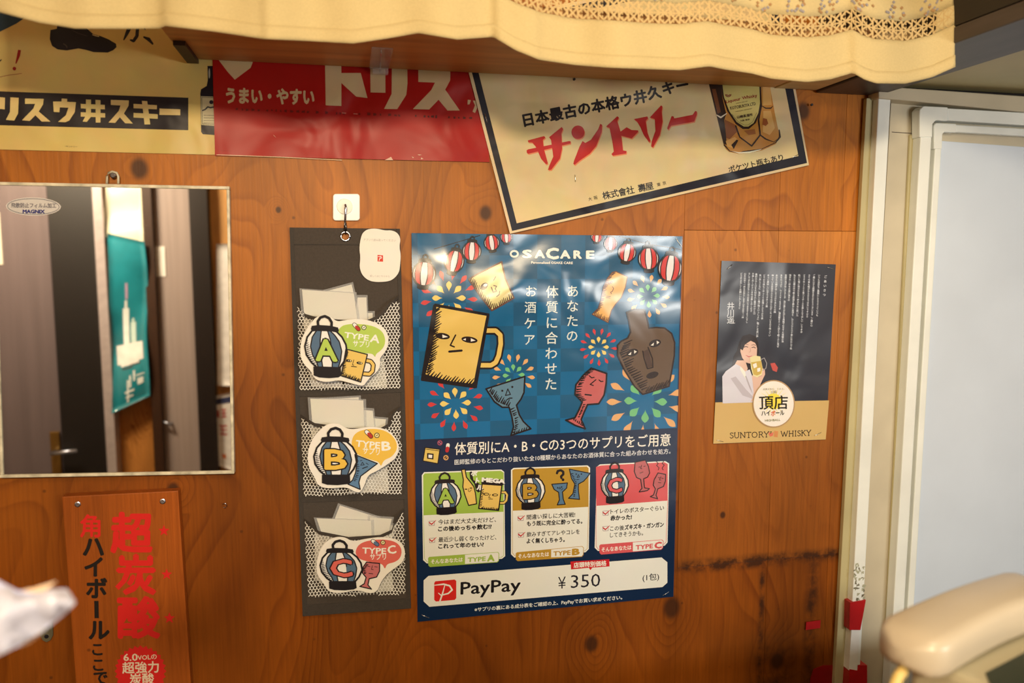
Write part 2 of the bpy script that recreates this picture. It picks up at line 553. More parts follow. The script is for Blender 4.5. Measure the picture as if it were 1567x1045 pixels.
# ------------------------------------------------------------------ flat print
GC = {}
tcu = bpy.data.curves.new('lettering', 'FONT')
tcu.resolution_u = 2
tob = bpy.data.objects.new('lettering', tcu)
COL.objects.link(tob)
def glyphs(s):
    if s not in GC:
        tcu.body = s
        dg = bpy.context.evaluated_depsgraph_get()
        dg.update()
        me = bpy.data.meshes.new_from_object(tob.evaluated_get(dg))
        vs = [(v.co.x, v.co.y) for v in me.vertices]
        fs = [tuple(p.vertices) for p in me.polygons]
        bpy.data.meshes.remove(me)
        GC[s] = (vs, fs)
    return GC[s]
STEP = 0.00016
class Print:
    """ink on one sheet: everything lies on the sheet's own plane, in thin layers"""
    def __init__(s, parent, d, fin, clip=None):
        s.parent, s.d, s.fin, s.clip = parent, d, fin, clip
        s.ox = s.oy = 0.0; s.k = 1.0
        s.n = 0
        s.reset()
    def reset(s):
        s.v, s.f, s.fm, s.m = [], [], [], []
    def zoom(s, ox=0.0, oy=0.0, k=1.0):
        s.ox, s.oy, s.k = ox, oy, k
        return s
    def P(s, x, y, L):
        px, py = s.ox + x / s.k, s.oy + y / s.k
        if s.clip:
            px, py = s.clip(px, py)
        return W(px, py, s.d + L * STEP)
    def add(s, pts, faces, c, L):
        m = M(c, s.fin)
        if m not in s.m:
            s.m.append(m)
        mi = s.m.index(m)
        b = len(s.v)
        s.n = (s.n + 1) % 60
        L = L + s.n * 0.013
        s.v += [s.P(x, y, L) for x, y in pts]
        for f in faces:
            s.f.append(tuple(b + i for i in f)); s.fm.append(mi)
    def poly(s, c, pts, L=1):
        a = sum(pts[i][0] * pts[(i + 1) % len(pts)][1] - pts[(i + 1) % len(pts)][0] * pts[i][1] for i in range(len(pts)))
        r = range(len(pts))
        s.add(pts, [tuple(reversed(r)) if a > 0 else tuple(r)], c, L)
    def stroke(s, c, pts, w, L=2, closed=False, cap=True):
        n = len(pts)
        for i in range(n if closed else n - 1):
            x0, y0 = pts[i]; x1, y1 = pts[(i + 1) % n]
            w0 = (w[i] if isinstance(w, (list, tuple)) else w) / 2
            w1 = (w[(i + 1) % n] if isinstance(w, (list, tuple)) else w) / 2
            dx, dy = x1 - x0, y1 - y0
            l = math.hypot(dx, dy) or 1
            nx, ny = -dy / l, dx / l
            s.poly(c, [(x0 + nx * w0, y0 + ny * w0), (x1 + nx * w1, y1 + ny * w1), (x1 - nx * w1, y1 - ny * w1), (x0 - nx * w0, y0 - ny * w0)], L)
        if cap:
            for i, (x, y) in enumerate(pts):
                ww = (w[i] if isinstance(w, (list, tuple)) else w) / 2
                s.ell(c, x, y, ww, ww, L=L, n=8)
    def ell(s, c, cx, cy, rx, ry=None, rot=0.0, L=1, n=24):
        ry = ry or rx
        ca, sa = math.cos(math.radians(rot)), math.sin(math.radians(rot))
        pts = []
        for k in range(n):
            a = 2 * math.pi * k / n
            x, y = rx * math.cos(a), ry * math.sin(a)
            pts.append((cx + x * ca - y * sa, cy + x * sa + y * ca))
        s.poly(c, pts, L)
    def shape(s, c, pts, oc=(18, 14, 14), w=2.0, L=2):
        s.poly(c, pts, L)
        s.stroke(oc, pts, w, L + 1, closed=True)
    def text(s, c, t, x0, y0, x1, y1, h, bold=0.0, L=2, up=None):
        vs, fs = glyphs(t)
        if not vs:
            return
        a, b = min(v[0] for v in vs), max(v[0] for v in vs)
        dx, dy = (x1 - x0) / (b - a), (y1 - y0) / (b - a)
        if up is None:
            l = math.hypot(dx, dy)
            up = (dy / l, -dx / l)
        ux, uy = up[0] * h, up[1] * h
        offs = [(0, 0)]
        if bold:
            offs = [(bold, 0), (-bold, 0), (0, bold), (0, -bold)]
            if bold > 0.035:
                q = bold * 0.7
                offs += [(q, q), (-q, q), (q, -q), (-q, -q), (0, 0)]
        for ax, ay in offs:
            s.add([(x0 + (x - a + ax) * dx + (y + ay) * ux, y0 + (x - a + ax) * dy + (y + ay) * uy) for x, y in vs], fs, c, L)
    def char(s, c, t, cx, cy, e, bold=0.0, L=2, rot=0.0, w=None, fit=False):
        """one full width character, em box centred on cx, cy"""
        vs, fs = glyphs(t)
        if fit:
            xa, xb = min(v[0] for v in vs), max(v[0] for v in vs)
            ya, yb = min(v[1] for v in vs), max(v[1] for v in vs)
            mx, my = (xa + xb) / 2, (ya + yb) / 2
        else:
            mx, my = 0.5, 0.38
        w = w or e
        ca, sa = math.cos(math.radians(rot)), math.sin(math.radians(rot))
        offs = [(0, 0)]
        if bold:
            offs = [(bold, 0), (-bold, 0), (0, bold), (0, -bold)]
            if bold > 0.035:
                q = bold * 0.7
                offs += [(q, q), (-q, q), (q, -q), (-q, -q), (0, 0)]
        for ax, ay in offs:
            pts = []
            for x, y in vs:
                X, Y = (x - mx + ax) * w, -(y - my + ay) * e
                pts.append((cx + X * ca - Y * sa, cy + X * sa + Y * ca))
            s.add(pts, fs, c, L)
    def vtext(s, c, t, x0, y0, x1, y1, e, bold=0.0, L=2):
        """upright characters in a column, first centred at x0,y0 and last at x1,y1"""
        n = len(t)
        for i, ch in enumerate(t):
            q = i / max(1, n - 1)
            if ch == 'ー':
                X, Y = x0 + (x1 - x0) * q, y0 + (y1 - y0) * q
                s.stroke(c, [(X, Y - e * .38), (X, Y + e * .38)], e * (.08 + bold * 2), L, cap=False)
                continue
            s.char(c, ch, x0 + (x1 - x0) * q, y0 + (y1 - y0) * q, e, bold, L)
    def done(s, name, label=None, kind=None):
        if name in ('lettering', 'small_print', 'dirt_marks', 'printed_ticks', 'worn_edge'):
            kind = 'stuff'
        o = obj(name, s.v, s.f, s.m, s.parent, fm=s.fm, label=label, kind=kind)
        s.reset()
        return o
def staple(parent, x0, y0, x1, y1, d, mat):
    a, b = W(x0, y0, d), W(x1, y1, d)
    return tube('staple', [a + Vector((0, 0.0012, 0)), a - Vector((0, 0.0006, 0)), b - Vector((0, 0.0006, 0)), b + Vector((0, 0.0012, 0))], 0.00045, mat, parent, n=6)

# ================================================================== STRUCTURE
K = [(213, 258, .012), (743, 326, .0095), (905, 985, .012), (265, 748, .008), (1028, 930, .016), (1106, 788, .005),
     (426, 321, .004), (1230, 170, .012), (1190, 1012, .014)]
knots = [(W(x, y).x, W(x, y).z, r) for x, y, r in K]
PLY = wood('plywood_veneer', (.44, .148, .015, 1), (.20, .050, .005, 1), knots, burn=True, nscale=(2.7, 2.7, 1.0), line_mix=0.62)
PLY2 = wood('pale_veneer', (.54, .205, .034, 1), (.30, .09, .012, 1), knots, seed=3.1, burn=True, line_mix=0.5, nscale=(3, 3, .8))
DARKWOOD = simple('dark_stained_timber', (46, 26, 14), 0.55, noise=0.3, scale=6, stretch=(8, 1, 8))
BLACKWOOD = simple('black_timber', (24, 16, 12), 0.5, noise=0.3, scale=10)
SHELFWOOD = simple('shelf_board_wood', (186, 128, 62), 0.5, noise=0.18, scale=4, stretch=(1.0, 14, 14))
PALE = simple('cream_paint', None, 0.45, raw=(.58, .53, .41), noise=0.10, scale=9, spec=0.4)
GREENISH = simple('stained_cream_board', None, 0.5, raw=(.50, .45, .25), noise=0.10, scale=7)
WHITEPL = simple('white_vinyl', (228, 222, 204), 0.35, noise=0.06, scale=12, spec=0.5)
PLASTER = simple('plaster', (190, 160, 120), 0.8, noise=0.08)
STEEL = simple('steel', (190, 185, 178), 0.25, metal=1.0, noise=0.05)

RX0, RX1, RY0 = -1.75, 1.95, -3.0
CEIL = 2.40
zs = W(720, 113, 0.0).z                          # underside of the shelf
box('floor', RX0 - .1, RX1 + .1, RY0 - .1, .1, -.1, 0, simple('floor_concrete', (120, 100, 80), 0.7), kind='structure')
box('ceiling', RX0 - .1, RX1 + .1, RY0 - .1, .1, CEIL, CEIL + .1, PLASTER, kind='structure')
box('wall_left', RX0 - .1, RX0, RY0, 0, 0, CEIL, PLASTER, kind='structure')
box('wall_right', RX1, RX1 + .1, RY0, 0, 0, CEIL, PLASTER, kind='structure')
wall = box('wall_back', RX0 - .1, RX1 + .1, 0.0085, 0.10, 0, CEIL, BLACKWOOD, kind='structure')
xr = W(1333, 250).x + .004                       # where the plywood stops
sx = [RX0, W(1118, 352).x, W(1192, 352).x, W(1293, 250).x, xr]
zrow = [0, W(1160, 858).z, W(1180, 353).z, CEIL]
g = .0003
def ply(x0, x1, z0, z1, m, dy=0.0):
    o = box('plywood_panel', x0 + g, x1 - g, dy, 0.0085, z0 + g, z1 - g, m, wall, b=.0004)
    return o
xl = W(598, 1000).x
ply(RX0, W(1040, 700).x, 0, CEIL, PLY)
for i in range(3):
    xs0 = W(1040, 700).x if i == 0 else sx[i + 1]
    for j in range(3):
        ply(xs0, sx[i + 2], zrow[j], zrow[j + 1], PLY2 if j == 1 else PLY, [0.0012, 0.0, 0.0008][j] + 0.0003 * i)

# right hand side: casing, reveal panel, door with its cable trunking
TR = thing('door_casing', 'white painted casing strip with dirty chipped foot right of plywood wall', 'casing', W(1310, 1045, .02))
def strip(name, x0t, x1t, x0b, x1b, yt, yb, d, t, m, parent, b=.0015, **kw):
    return plate(name, [(x0t, yt), (x1t, yt), (x1b, yb), (x0b, yb)], d, t, m, parent, b=b, **kw)
t1 = plate('trim_1', [(1326.5, 150), (1338, 150), (1286, 1120), (1273, 1120)], .010, .009, GREENISH, None, b=.001, kind='structure')
t1b = plate('trim_2', [(1338, 150), (1345, 150), (1297, 1120), (1286, 1120)], .004, .003, DARKWOOD, None, kind='structure')
strip('casing_board', 1345, 1363.5, 1299.5, 1316.5, 145, 1018, .024, .023, WHITEPL, TR)
door = plate('door_1', [(1364, 150), (1640, 168), (1640, 1120), (1309, 1120)], .003, .0115, PALE, None, kind='structure')
# yellowed rounded bead beside the trunking
plate('edge_bead', [(1393, 205), (1404, 205), (1362, 1100), (1349, 1100)], .008, .006, GREENISH, door, b=.003)
plate('door_leaf', [(1436, 215), (1640, 230), (1640, 1120), (1380, 1120)], .010, .008,
      simple('grey_white_door_skin', (200, 199, 196), 0.38, noise=0.05, scale=5, spec=0.5), door, b=.001)
plate('reveal_joint', [(1365, 201.5), (1402, 204), (1402, 205), (1365, 202.5)], .0034, .001, DARKWOOD, door)
trim3 = plate('trim_3', [(1345, 131.5), (1640, 152), (1640, 178), (1367, 152), (1345, 150)], .030, .028, PALE, None, b=.002, kind='structure')

def trunking(label, outer_x, w, top_y, x_bot, ybot, d, slope, jx, jy):
    t = thing('cable_trunking', label, 'trunking', W(x_bot, ybot, 0))
    # upright
    plate('channel', [(outer_x, jy), (outer_x + w, jy), (x_bot + w * .96, ybot), (x_bot, ybot)], d, d - .006, WHITEPL, t, b=.0018)
    # level run
    y0 = top_y + (jx - outer_x) * slope
    y1 = top_y + (1640 - outer_x) * slope
    plate('channel', [(jx, y0), (1640, y1), (1640, y1 + w * 1.15), (jx, y0 + w * 1.1)], d, d - .006, WHITEPL, t, b=.0018)
    # moulded corner
    c = w * .35
    plate('corner_fitting', [(outer_x - 1.5 + c, top_y - 1), (jx + 1, y0 - 1.5), (jx + 1, y0 + w * 1.1 + 1), (outer_x + w + c + 1, top_y + w * 1.1 + 2),
                         (outer_x + w + 1.5, top_y + w * 1.1 + 2 + c), (outer_x + w + 1, jy + 1), (outer_x - 1.5, jy + 1), (outer_x - 1.5, top_y - 1 + c)],
          d + .0014, d - .006, WHITEPL, t, b=.0018)
    return t
trunking('wide white corner trunking around the pale door, outer of the two', 1409, 17, 163, 1357, 1115, .026, .058, 1450, 209)
trunking('narrow white corner trunking hugging the grey door leaf, inner of the two', 1431, 10, 189, 1378, 1115, .020, .058, 1463, 227)

# red tape and the white strip at the foot of the casing
RED = simple('red_tape', (176, 24, 22), 0.4, noise=0.12)
RED2 = simple('red_tape_dark', (140, 16, 12), 0.45, noise=0.15)
strip('white_foot_strip', 1303, 1316, 1299, 1312, 964, 1026, .0255, .0245, simple('white_paint', (232, 226, 214), 0.4), TR, b=.0006)
def patch(label, pts, d, mat, name='tape_patch', cat='tape', t=.0008, group=None):
    o = plate(name, pts, d, t, mat)
    o['label'] = label; o['category'] = cat
    return o
patch('upper red tape patch wrapped round the white casing', [(1301, 922), (1325, 918), (1322, 935), (1316.5, 964), (1300, 964)], .0262, RED, t=.0262)
patch('lower red tape patch with torn edge at the casing foot', [(1300, 1024), (1312, 1026), (1316, 1018), (1327, 1018), (1327, 1075), (1298, 1075)], .0262, RED, t=.0262)
patch('small red tape scrap stuck alone on dark plywood', [(1234, 952), (1256, 949), (1255, 961), (1233, 964)], .0024, RED)
patch('large dark red patch at the bottom corner of the plywood', [(1240, 1040), (1245, 1024), (1260, 1018), (1290, 1018), (1296, 1026), (1294, 1080), (1238, 1080)], .0024, RED2)
# dirt on the casing foot
DIRT = simple('ingrained_dirt', (70, 62, 40), 0.8, noise=0.5, scale=80)
P = Print(TR, .0242, 'matte')
rr = random.Random(4)
for i in range(46):
    x, y = rr.uniform(1306, 1322), rr.uniform(862, 921)
    P.poly((168, 158, 120) if i % 3 else (110, 98, 70), [(x, y), (x + rr.uniform(.5, 5), y + rr.uniform(-1, 1)), (x + rr.uniform(.5, 3), y + rr.uniform(1, 5)), (x - rr.uniform(0, 1), y + rr.uniform(1, 5))], 1)
P.done('dirt_marks')

# overhead: dark beams, stained ceiling board
yb = -1.05
x_a = W(1247, 147).x; x_b = W(1342, 147).x; x_s = W(1245, 147.5).x
zb = W(1340, 147).z
beam = box('ceiling_beam', x_a, x_b, yb, -.002, zb, zb + .021, simple('smoked_timber', (58, 46, 38), 0.45, noise=0.35, scale=5, stretch=(10, 1, 10)), b=.002)
beam['label'] = 'dark smoked timber beam running from the wall above the right shelf end'; beam['category'] = 'beam'
beam2 = box('ceiling_beam', x_a, x_b, yb, -.002, zb + .0215, zb + .16, BLACKWOOD, b=.002)
beam2['label'] = 'black timber beam resting on the smoked one at top right, beside the lace corner'; beam2['category'] = 'beam'
zg = W(1385, 134.5).z
trim4 = box('trim_4', x_b + .001, RX1, yb, -.002, zg, zg + .02, GREENISH, kind='structure')

# the shelf over the posters
SH = thing('wall_shelf', 'long brown wooden shelf fixed over the old posters', 'shelf', (W(285, 103).x, -.006, zs))
x_l = W(285, 103).x; x_j = W(1180, 140).x
yf = -.255
box('shelf_board', x_l, x_j, yf, -.0075, zs, zs + .022, SHELFWOOD, SH, b=.0012)
box('shelf_board', x_j + .003, x_s, yf, -.0075, zs - .001, zs + .022, simple('shelf_board_pale', (190, 152, 92), 0.5, noise=0.15, scale=4, stretch=(1, 14, 14)), SH, b=.0012, label='paler short shelf board')
box('end_batten', x_l + .003, x_l + .018, -.10, -.0075, zs - .006, zs, DARKWOOD, SH)
# nails
for x, y in ((879, 121), (1243, 160)):
    p = W(x, y, .0078)
    disc('nail', p, (0, -1, 0), .002, .003, BLACKWOOD, SH, n=10)
# clear clip
CL = simple('clear_plastic', (220, 205, 180), 0.08, noise=0.02, alpha=0.28, spec=0.8)
ck = thing('plastic_hook', 'clear plastic adhesive hook stuck under the shelf', 'hook', PZ(582, 90, zs))
p = PZ(580, 72, zs); q = PZ(580, 104, zs)
box('adhesive_pad', W(566, 90, .05).x, W(597, 90, .05).x, p.y, q.y, zs - .002, zs - .0002, CL, ck, b=.0006)
box('hook_body', W(571, 100, .05).x, W(596, 100, .05).x, q.y - .012, q.y, zs - .010, zs - .0022, CL, ck, b=.001)
tube('metal_pin', [(W(580, 90, .05).x, p.y + .004, zs - .003), (W(580, 90, .05).x, p.y + .01, zs - .006), (W(583, 90, .05).x, q.y - .004, zs - .007)], .0008, STEEL, ck, n=6)
# steel strap on wall, left
sp_ = thing('steel_bracket', 'small steel strap bracket on the wall left of the wooden sign', 'bracket', W(71, 980, .003))
plate('strap', [(62, 945), (80, 945), (81, 972), (77, 980), (71, 983), (65, 980), (61, 972)], .003, .0025, simple('dull_zinc', (96, 84, 56), .5, metal=.2, noise=.2), sp_, b=.0006)
disc('screw', W(71, 974, .004), (0, -1, 0), .003, .002, STEEL, sp_, n=12)
disc('screw', W(71, 957, .004), (0, -1, 0), .003, .002, STEEL, sp_, n=12)
ho = thing('screw_hook', 'tiny screw hook in plywood right of the wooden sign', 'hook', W(343, 773, .003))
tube('hook_wire', [W(341, 771, .001), W(341, 771, .006), W(345, 770, .008), W(347, 774, .008), W(344, 777, .008), W(342, 776, .008)], .0007, STEEL, ho, n=6)

# ================================================================== BACK OF THE ROOM (seen in the mirror)
YB = 2.75
wf = box('wall_front', RX0, RX1, -3.0, -YB, 0, CEIL, simple('rear_dark_wall', (38, 26, 18), 0.6), kind='structure')
def rear(name, px, py0, py1, y, t, m, parent=None, b=.002, **kw):
    """upright board on the rear wall; px = (left,right) at mirror height 500"""
    a = MR(px[0], 500, y).x; c = MR(px[1], 500, y).x
    z1 = MR(px[0], py0, y).z if py0 is not None else CEIL
    z0 = MR(px[0], py1, y).z if py1 is not None else 0.0
    return box(name, min(a, c), max(a, c), -y - .0, -y - t, z0, z1, m, parent, b=b, **kw)
DOORM = simple('taupe_laminate', (104, 86, 76), 0.4, noise=0.10, scale=3, stretch=(9, 9, .4), spec=0.4)
DOORM2 = simple('pale_taupe_laminate', (158, 134, 112), 0.4, noise=0.12, scale=3, stretch=(12, 12, .4), spec=0.4)
REARWOOD = wood('rear_wood', (.62, .26, .06, 1), (.16, .04, .006, 1), ring=30, nscale=(9, 9, 1.4), var=False, line_mix=.9)
d2 = thing('door_2', 'dark taupe door with brass lever handle, left in mirror', 'door', (MR(40, 500, 2.72).x, -2.72, 0))
d2['kind'] = 'structure'
for k in ('label', 'category'):
    del d2[k]
rear('door_panel', (-60, 84), None, None, 2.72, .028, DOORM, d2)
hp = MR(88, 690, 2.70)
box('handle_plate', hp.x - .03, hp.x + .012, -2.715, -2.70, hp.z - .14, hp.z + .09, simple('brass', (150, 110, 50), .3, metal=.9), d2, b=.004)
tube('door_handle', [(hp.x - .01, -2.70, hp.z), (hp.x - .01, -2.65, hp.z), (hp.x + .10, -2.645, hp.z + .01)], .009, STEEL, d2)
rear('door_sign', (-6, 11), 325, 405, 2.715, .004, simple('cream_card', (225, 205, 165), .6), d2, b=0)
rear('trim_5', (84, 152), None, None, 2.70, .05, simple('black_frame', (16, 10, 7), .5), kind='structure')
rear('trim_6', (152, 167), None, None, 2.66, .09, simple('brushed_post', (178, 156, 136), .35, metal=.2), kind='structure')
rear('trim_7', (167, 226), None, None, 2.735, .015, REARWOOD, kind='structure')
rear('trim_8', (226, 241), None, None, 2.68, .07, simple('brown_post', (52, 26, 8), .5), kind='structure')
d3 = thing('door_3', '', 'door', (MR(265, 500, 2.72).x, -2.72, 0)); d3['kind'] = 'structure'
for k in ('label', 'category'):
    del d3[k]
rear('door_panel', (240, 298), None, None, 2.72, .028, DOORM2, d3)
rear('door_sign', (242, 257.5), 377, 423, 2.715, .004, simple('cream_card2', (235, 222, 185), .6), d3, b=0)
lp = MR(255, 645, 2.71)
tube('door_handle', [lp + Vector((.02, -.01, -.01)), lp + Vector((.02, .02, -.01)), lp + Vector((-.01, .02, .005))], .006, STEEL, d3)
rear('trim_9', (297, 325), None, None, 2.67, .08, simple('black_post', (22, 12, 7), .5), kind='structure')
rear('trim_10', (325, 420), None, None, 2.735, .015, simple('rear_pale_wood', (214, 150, 78), .6, noise=.2, scale=5, stretch=(8, 8, .8)), kind='structure')

def rear_sheet(name, label, cat, quad, y, m, waves=0.0, nx=6, nz=18, prints=()):
    """loose paper sheet hanging on the rear wall, slightly buckled"""
    tl, tr, br, bl = [MR(a, b, y) for a, b in quad]
    vs, fs = [], []
    for s in (0, 1):
        for j in range(nz + 1):
            for i in range(nx + 1):
                u, v = i / nx, j / nz
                p = tl.lerp(tr, u).lerp(bl.lerp(br, u), v)
                p = p + Vector((math.sin(v * 9) * waves * .3, waves * (math.sin(v * 8 + u * 1.4)) + waves + s * -.0008, 0))
                vs.append(p)
    n1 = (nx + 1) * (nz + 1)
    for s in (0, 1):
        for j in range(nz):
            for i in range(nx):
                a = s * n1 + j * (nx + 1) + i
                fs.append((a, a + 1, a + nx + 2, a + nx + 1) if s == 0 else (a, a + nx + 1, a + nx + 2, a + 1))
    rim = [i for i in range(nx + 1)] + [(j + 1) * (nx + 1) + nx for j in range(nz)] + [nz * (nx + 1) + i for i in range(nx - 1, -1, -1)] + [j * (nx + 1) for j in range(nz - 1, 0, -1)]
    for i in range(len(rim)):
        a, b_ = rim[i], rim[(i + 1) % len(rim)]
        fs.append((a, b_, b_ + n1, a + n1))
    t = thing(name, label, cat, (tl + br) / 2)
    obj('sheet', vs, fs, m, t, smooth=True)
    x0, x1 = min(q_[0] for q_ in quad), max(q_[0] for q_ in quad)
    y0, y1 = (quad[0][1] + quad[1][1]) / 2, (quad[2][1] + quad[3][1]) / 2
    for nm, rects, mm in prints:
        pv, pf = [], []
        for (a, b, c_, e_) in rects:
            na, nb = max(1, int(abs(c_ - a) / 6)), max(1, int(abs(e_ - b) / 5))
            k0 = len(pv)
            for jj in range(nb + 1):
                for ii in range(na + 1):
                    u = (a + (c_ - a) * ii / na - x0) / (x1 - x0)
                    v = (b + (e_ - b) * jj / nb - y0) / (y1 - y0)
                    p = tl.lerp(tr, u).lerp(bl.lerp(br, u), v)
                    pv.append(p + Vector((math.sin(v * 9) * waves * .3, waves * (math.sin(v * 8 + u * 1.4)) + waves + .0012, 0)))
            for jj in range(nb):
                for ii in range(na):
                    q_ = k0 + jj * (na + 1) + ii
                    pf.append((q_, q_ + 1, q_ + na + 2, q_ + na + 1))
        obj(nm, pv, pf, mm, t)
    return t
CREAM2 = simple('rear_cream_paper', (250, 226, 170), .35, noise=.12, scale=8)
TEAL = simple('teal_paper', (34, 122, 118), .16, noise=.3, scale=5, spec=1.0)
rear_sheet('paper_sheet', 'cream crumpled paper above the teal poster, seen in the mirror', 'paper', [(162, 280), (221, 280), (221, 372), (164, 362)], 2.70, CREAM2, .010)
pcr = simple('print_cream', (226, 222, 190), .3)
rear_sheet('hanging_poster', 'curling teal poster with a white bottle, seen in the mirror', 'poster', [(166, 357), (224, 370), (230, 604), (174, 630)], 2.69, TEAL, .020, nz=30,
     prints=[('printed_bottle', [(192, 458, 196, 470), (189, 470, 199, 524)], pcr), ('printed_bottle', [(204, 486, 208, 492), (202, 492, 211, 524)], simple('print_cream_b', (190, 200, 170), .3)),
             ('painted_glare', [(176, 524, 222, 552), (182, 552, 214, 556)], simple('glare_white', (236, 244, 238), .3)),  # white glare on the glossy sheet, painted as flat patches
             ('printed_shoreline', [(184, 558, 202, 561), (198, 555, 216, 558)], simple('print_dark', (60, 70, 64), .4)),
             ('printed_figure', [(193, 432, 197, 456)], simple('print_pink', (190, 150, 156), .4)),
             ('printed_lettering', [(192, 578, 195, 612), (196, 572, 199, 590), (188, 594, 204, 597), (190, 602, 202, 605), (203, 566, 206, 582), (210, 580, 220, 590), (208, 574, 222, 576)], pcr)])
rear_sheet('paper_sheet', 'bright cream sheet at the mirror right edge', 'paper', [(331, 373), (400, 373), (400, 590), (333, 590)], 2.71, simple('bright_sheet', (255, 242, 205), .4), .002)
t = rear_sheet('notice_sheet', 'white notice with red lettering low at the mirror right edge', 'poster', [(327, 606), (400, 590), (400, 735), (334, 712)], 2.705, simple('notice_white', (236, 224, 208), .5), .001,
     prints=[('printed_header', [(328, 604, 398, 614)], simple('notice_navy', (50, 54, 78), .5)),
             ('printed_lettering', [(331, 624, 334, 637), (336, 623, 345, 625), (336, 629, 345, 631), (336, 635, 345, 637), (340, 623, 342, 637)], simple('notice_red', (190, 60, 52), .5)),
             ('printed_lettering', [(333, 650, 345, 653), (333, 657, 345, 659), (333, 664, 345, 667), (337, 650, 339, 668)], simple('notice_red2', (196, 90, 80), .5)),
             ('printed_block', [(335, 700, 341, 707)], simple('notice_orange', (216, 110, 50), .5))])

# ================================================================== MIRROR
mz = thing('wall_mirror', 'rectangular wall mirror in a thin worn cream frame', 'mirror', W(180, 728, .012))
MIR, nt, b = new_mat('mirror_silver')
b.inputs['Base Color'].default_value = (0.86, 0.84, 0.80, 1); b.inputs['Metallic'].default_value = 1; b.inputs['Roughness'].default_value = 0.015
q = [(-14, 279), (350, 287), (358, 724), (0, 730)]
plate('mirror_glass', [(-12, 282), (347, 290), (354, 720), (2, 727)], .012, .006, MIR, mz)
FR = simple('worn_frame', (196, 178, 138), .45, noise=.35, scale=60)
plate('mirror_backing', q, .008, .007, simple('mirror_back', (90, 60, 30), .7), mz)
def rail(a, b_, c, d_):
    plate('frame_rail', [a, b_, c, d_], .0145, .0125, FR, mz, b=.0008)
rail((-14, 278), (351, 285), (351, 290), (-14, 283))
rail((346.5, 290), (351, 290), (358.5, 721), (354, 721))
rail((-2, 727), (358.5, 720.5), (358.5, 725), (-2, 731.5))
rail((-14.5, 283), (-10, 283), (5, 727), (0, 727))
# hanger tab
tube('hanger_tab', [W(163.5, 281, .010), W(163.5, 270, .010), W(166, 264.5, .010), W(172, 262.5, .010), W(178.5, 264.5, .010), W(181, 270, .010), W(181, 281, .010)], .0016, FR, mz, n=8)
disc('screw', W(172.5, 268, .010), (0, -1, 0), .004, .009, simple('dark_screw', (90, 80, 70), .3, metal=1), mz, n=14, b=.001)
# sticker on the glass
st = thing('oval_sticker', 'oval silver sticker on the upper left of the mirror glass', 'sticker', W(51, 316, .0125))
def oval(cx, cy, rx, ry, n=32, rot=0):
    ca, sa = math.cos(math.radians(rot)), math.sin(math.radians(rot))
    return [(cx + rx * math.cos(a) * ca - ry * math.sin(a) * sa, cy + rx * math.cos(a) * sa + ry * math.sin(a) * ca) for a in [2 * math.pi * k / n for k in range(n)]]
plate('sticker_base', oval(51, 316, 42, 14, rot=1), .0124, .0003, simple('silver_label', (196, 182, 160), .4, metal=.2), st)
P = Print(st, .0125, 'matte')
P.stroke((96, 90, 90), oval(51, 316, 39.5, 12, rot=1), .8, 1, closed=True, cap=False)
P.text((110, 100, 96), '飛散防止フィルム加工', 17, 317, 86, 317.5, 8, .02)
P.text((40, 40, 96), 'MAGNIX', 35, 326, 68, 326.3, 7.5, .05)
P.done('lettering')

# ================================================================== WOODEN SIGN
sg = thing('wooden_sign', 'brown wooden board sign with red and black vertical lettering, lower left', 'sign', W(200, 1060, .02))
SIGNW = wood('sign_board_wood', (.34, .085, .010, 1), (.18, .036, .004, 1), ring=60, nscale=(9, 9, .5), var=False, seed=5, rough=.45, line_mix=.35)
plate('board', [(94.5, 760), (272.5, 751), (294, 1075), (118, 1075)], .018, .0178, SIGNW, sg, b=.0012)
for x, y in ((118.5, 772), (248.7, 767.5)):
    disc('screw', W(x, y, .0195), (0, -1, 0), .0042, .004, STEEL, sg, n=14, b=.0012)
P = Print(sg, .0181, 'matte').zoom(0, 730, 3.317)
RD, BK = (205, 30, 22), (24, 16, 10)
P.char(RD, '角', 462, 248, 122, .022)
for ch, x, y, e in (('ハ', 474, 352, 118), ('イ', 478, 455, 112), ('ボ', 490, 564, 112), ('ル', 502, 775, 112)):
    P.char(BK, ch, x, y, e, .038)
P.stroke(BK, [(489, 628), (491, 716)], 22, cap=False)
for ch, x, y, e in (('こ', 494, 873, 74), ('こ', 498, 952, 74), ('で', 510, 1018, 80)):
    P.char(BK, ch, x, y, e, .03)
for ch, x, y, e, bo in (('超', 668, 282, 214, .036), ('炭', 690, 494, 214, .032), ('酸', 702, 712, 222, .036)):
    P.char(RD, ch, x, y, e, bo)
def star(P, c, cx, cy, r, L=2, n=5, ri=.42, rot=-90):
    P.poly(c, [(cx + (r if k % 2 == 0 else r * ri) * math.cos(math.radians(rot + k * 180 / n)), cy + (r if k % 2 == 0 else r * ri) * math.sin(math.radians(rot + k * 180 / n))) for k in range(2 * n)], L)
for x, y in ((832, 272), (846, 494), (860, 716)):
    star(P, RD, x, y, 30)
star(P, RD, 713, 985, 132, n=28, ri=.90)
CR = (226, 196, 150)
P.text(CR, '6.0', 628, 932, 698, 931, 50, .02, L=3)
P.text(CR, 'VOLの', 700, 928, 796, 922, 32, .015, L=3)
P.text(CR, '超強力', 622, 992, 806, 986, 62, .02, L=3)
P.text(CR, '炭酸', 660, 1050, 782, 1046, 62, .02, L=3)
P.done('lettering')

# ================================================================== POSTERS
def sheet_poster(name, label, quad, d, c, fin):
    cx = sum(p[0] for p in quad) / 4; cy = max(p[1] for p in quad)
    t = thing(name, label, 'poster', W(cx, cy, d))
    plate('sheet', quad, d, .0006, M(c, fin), t)
    return t

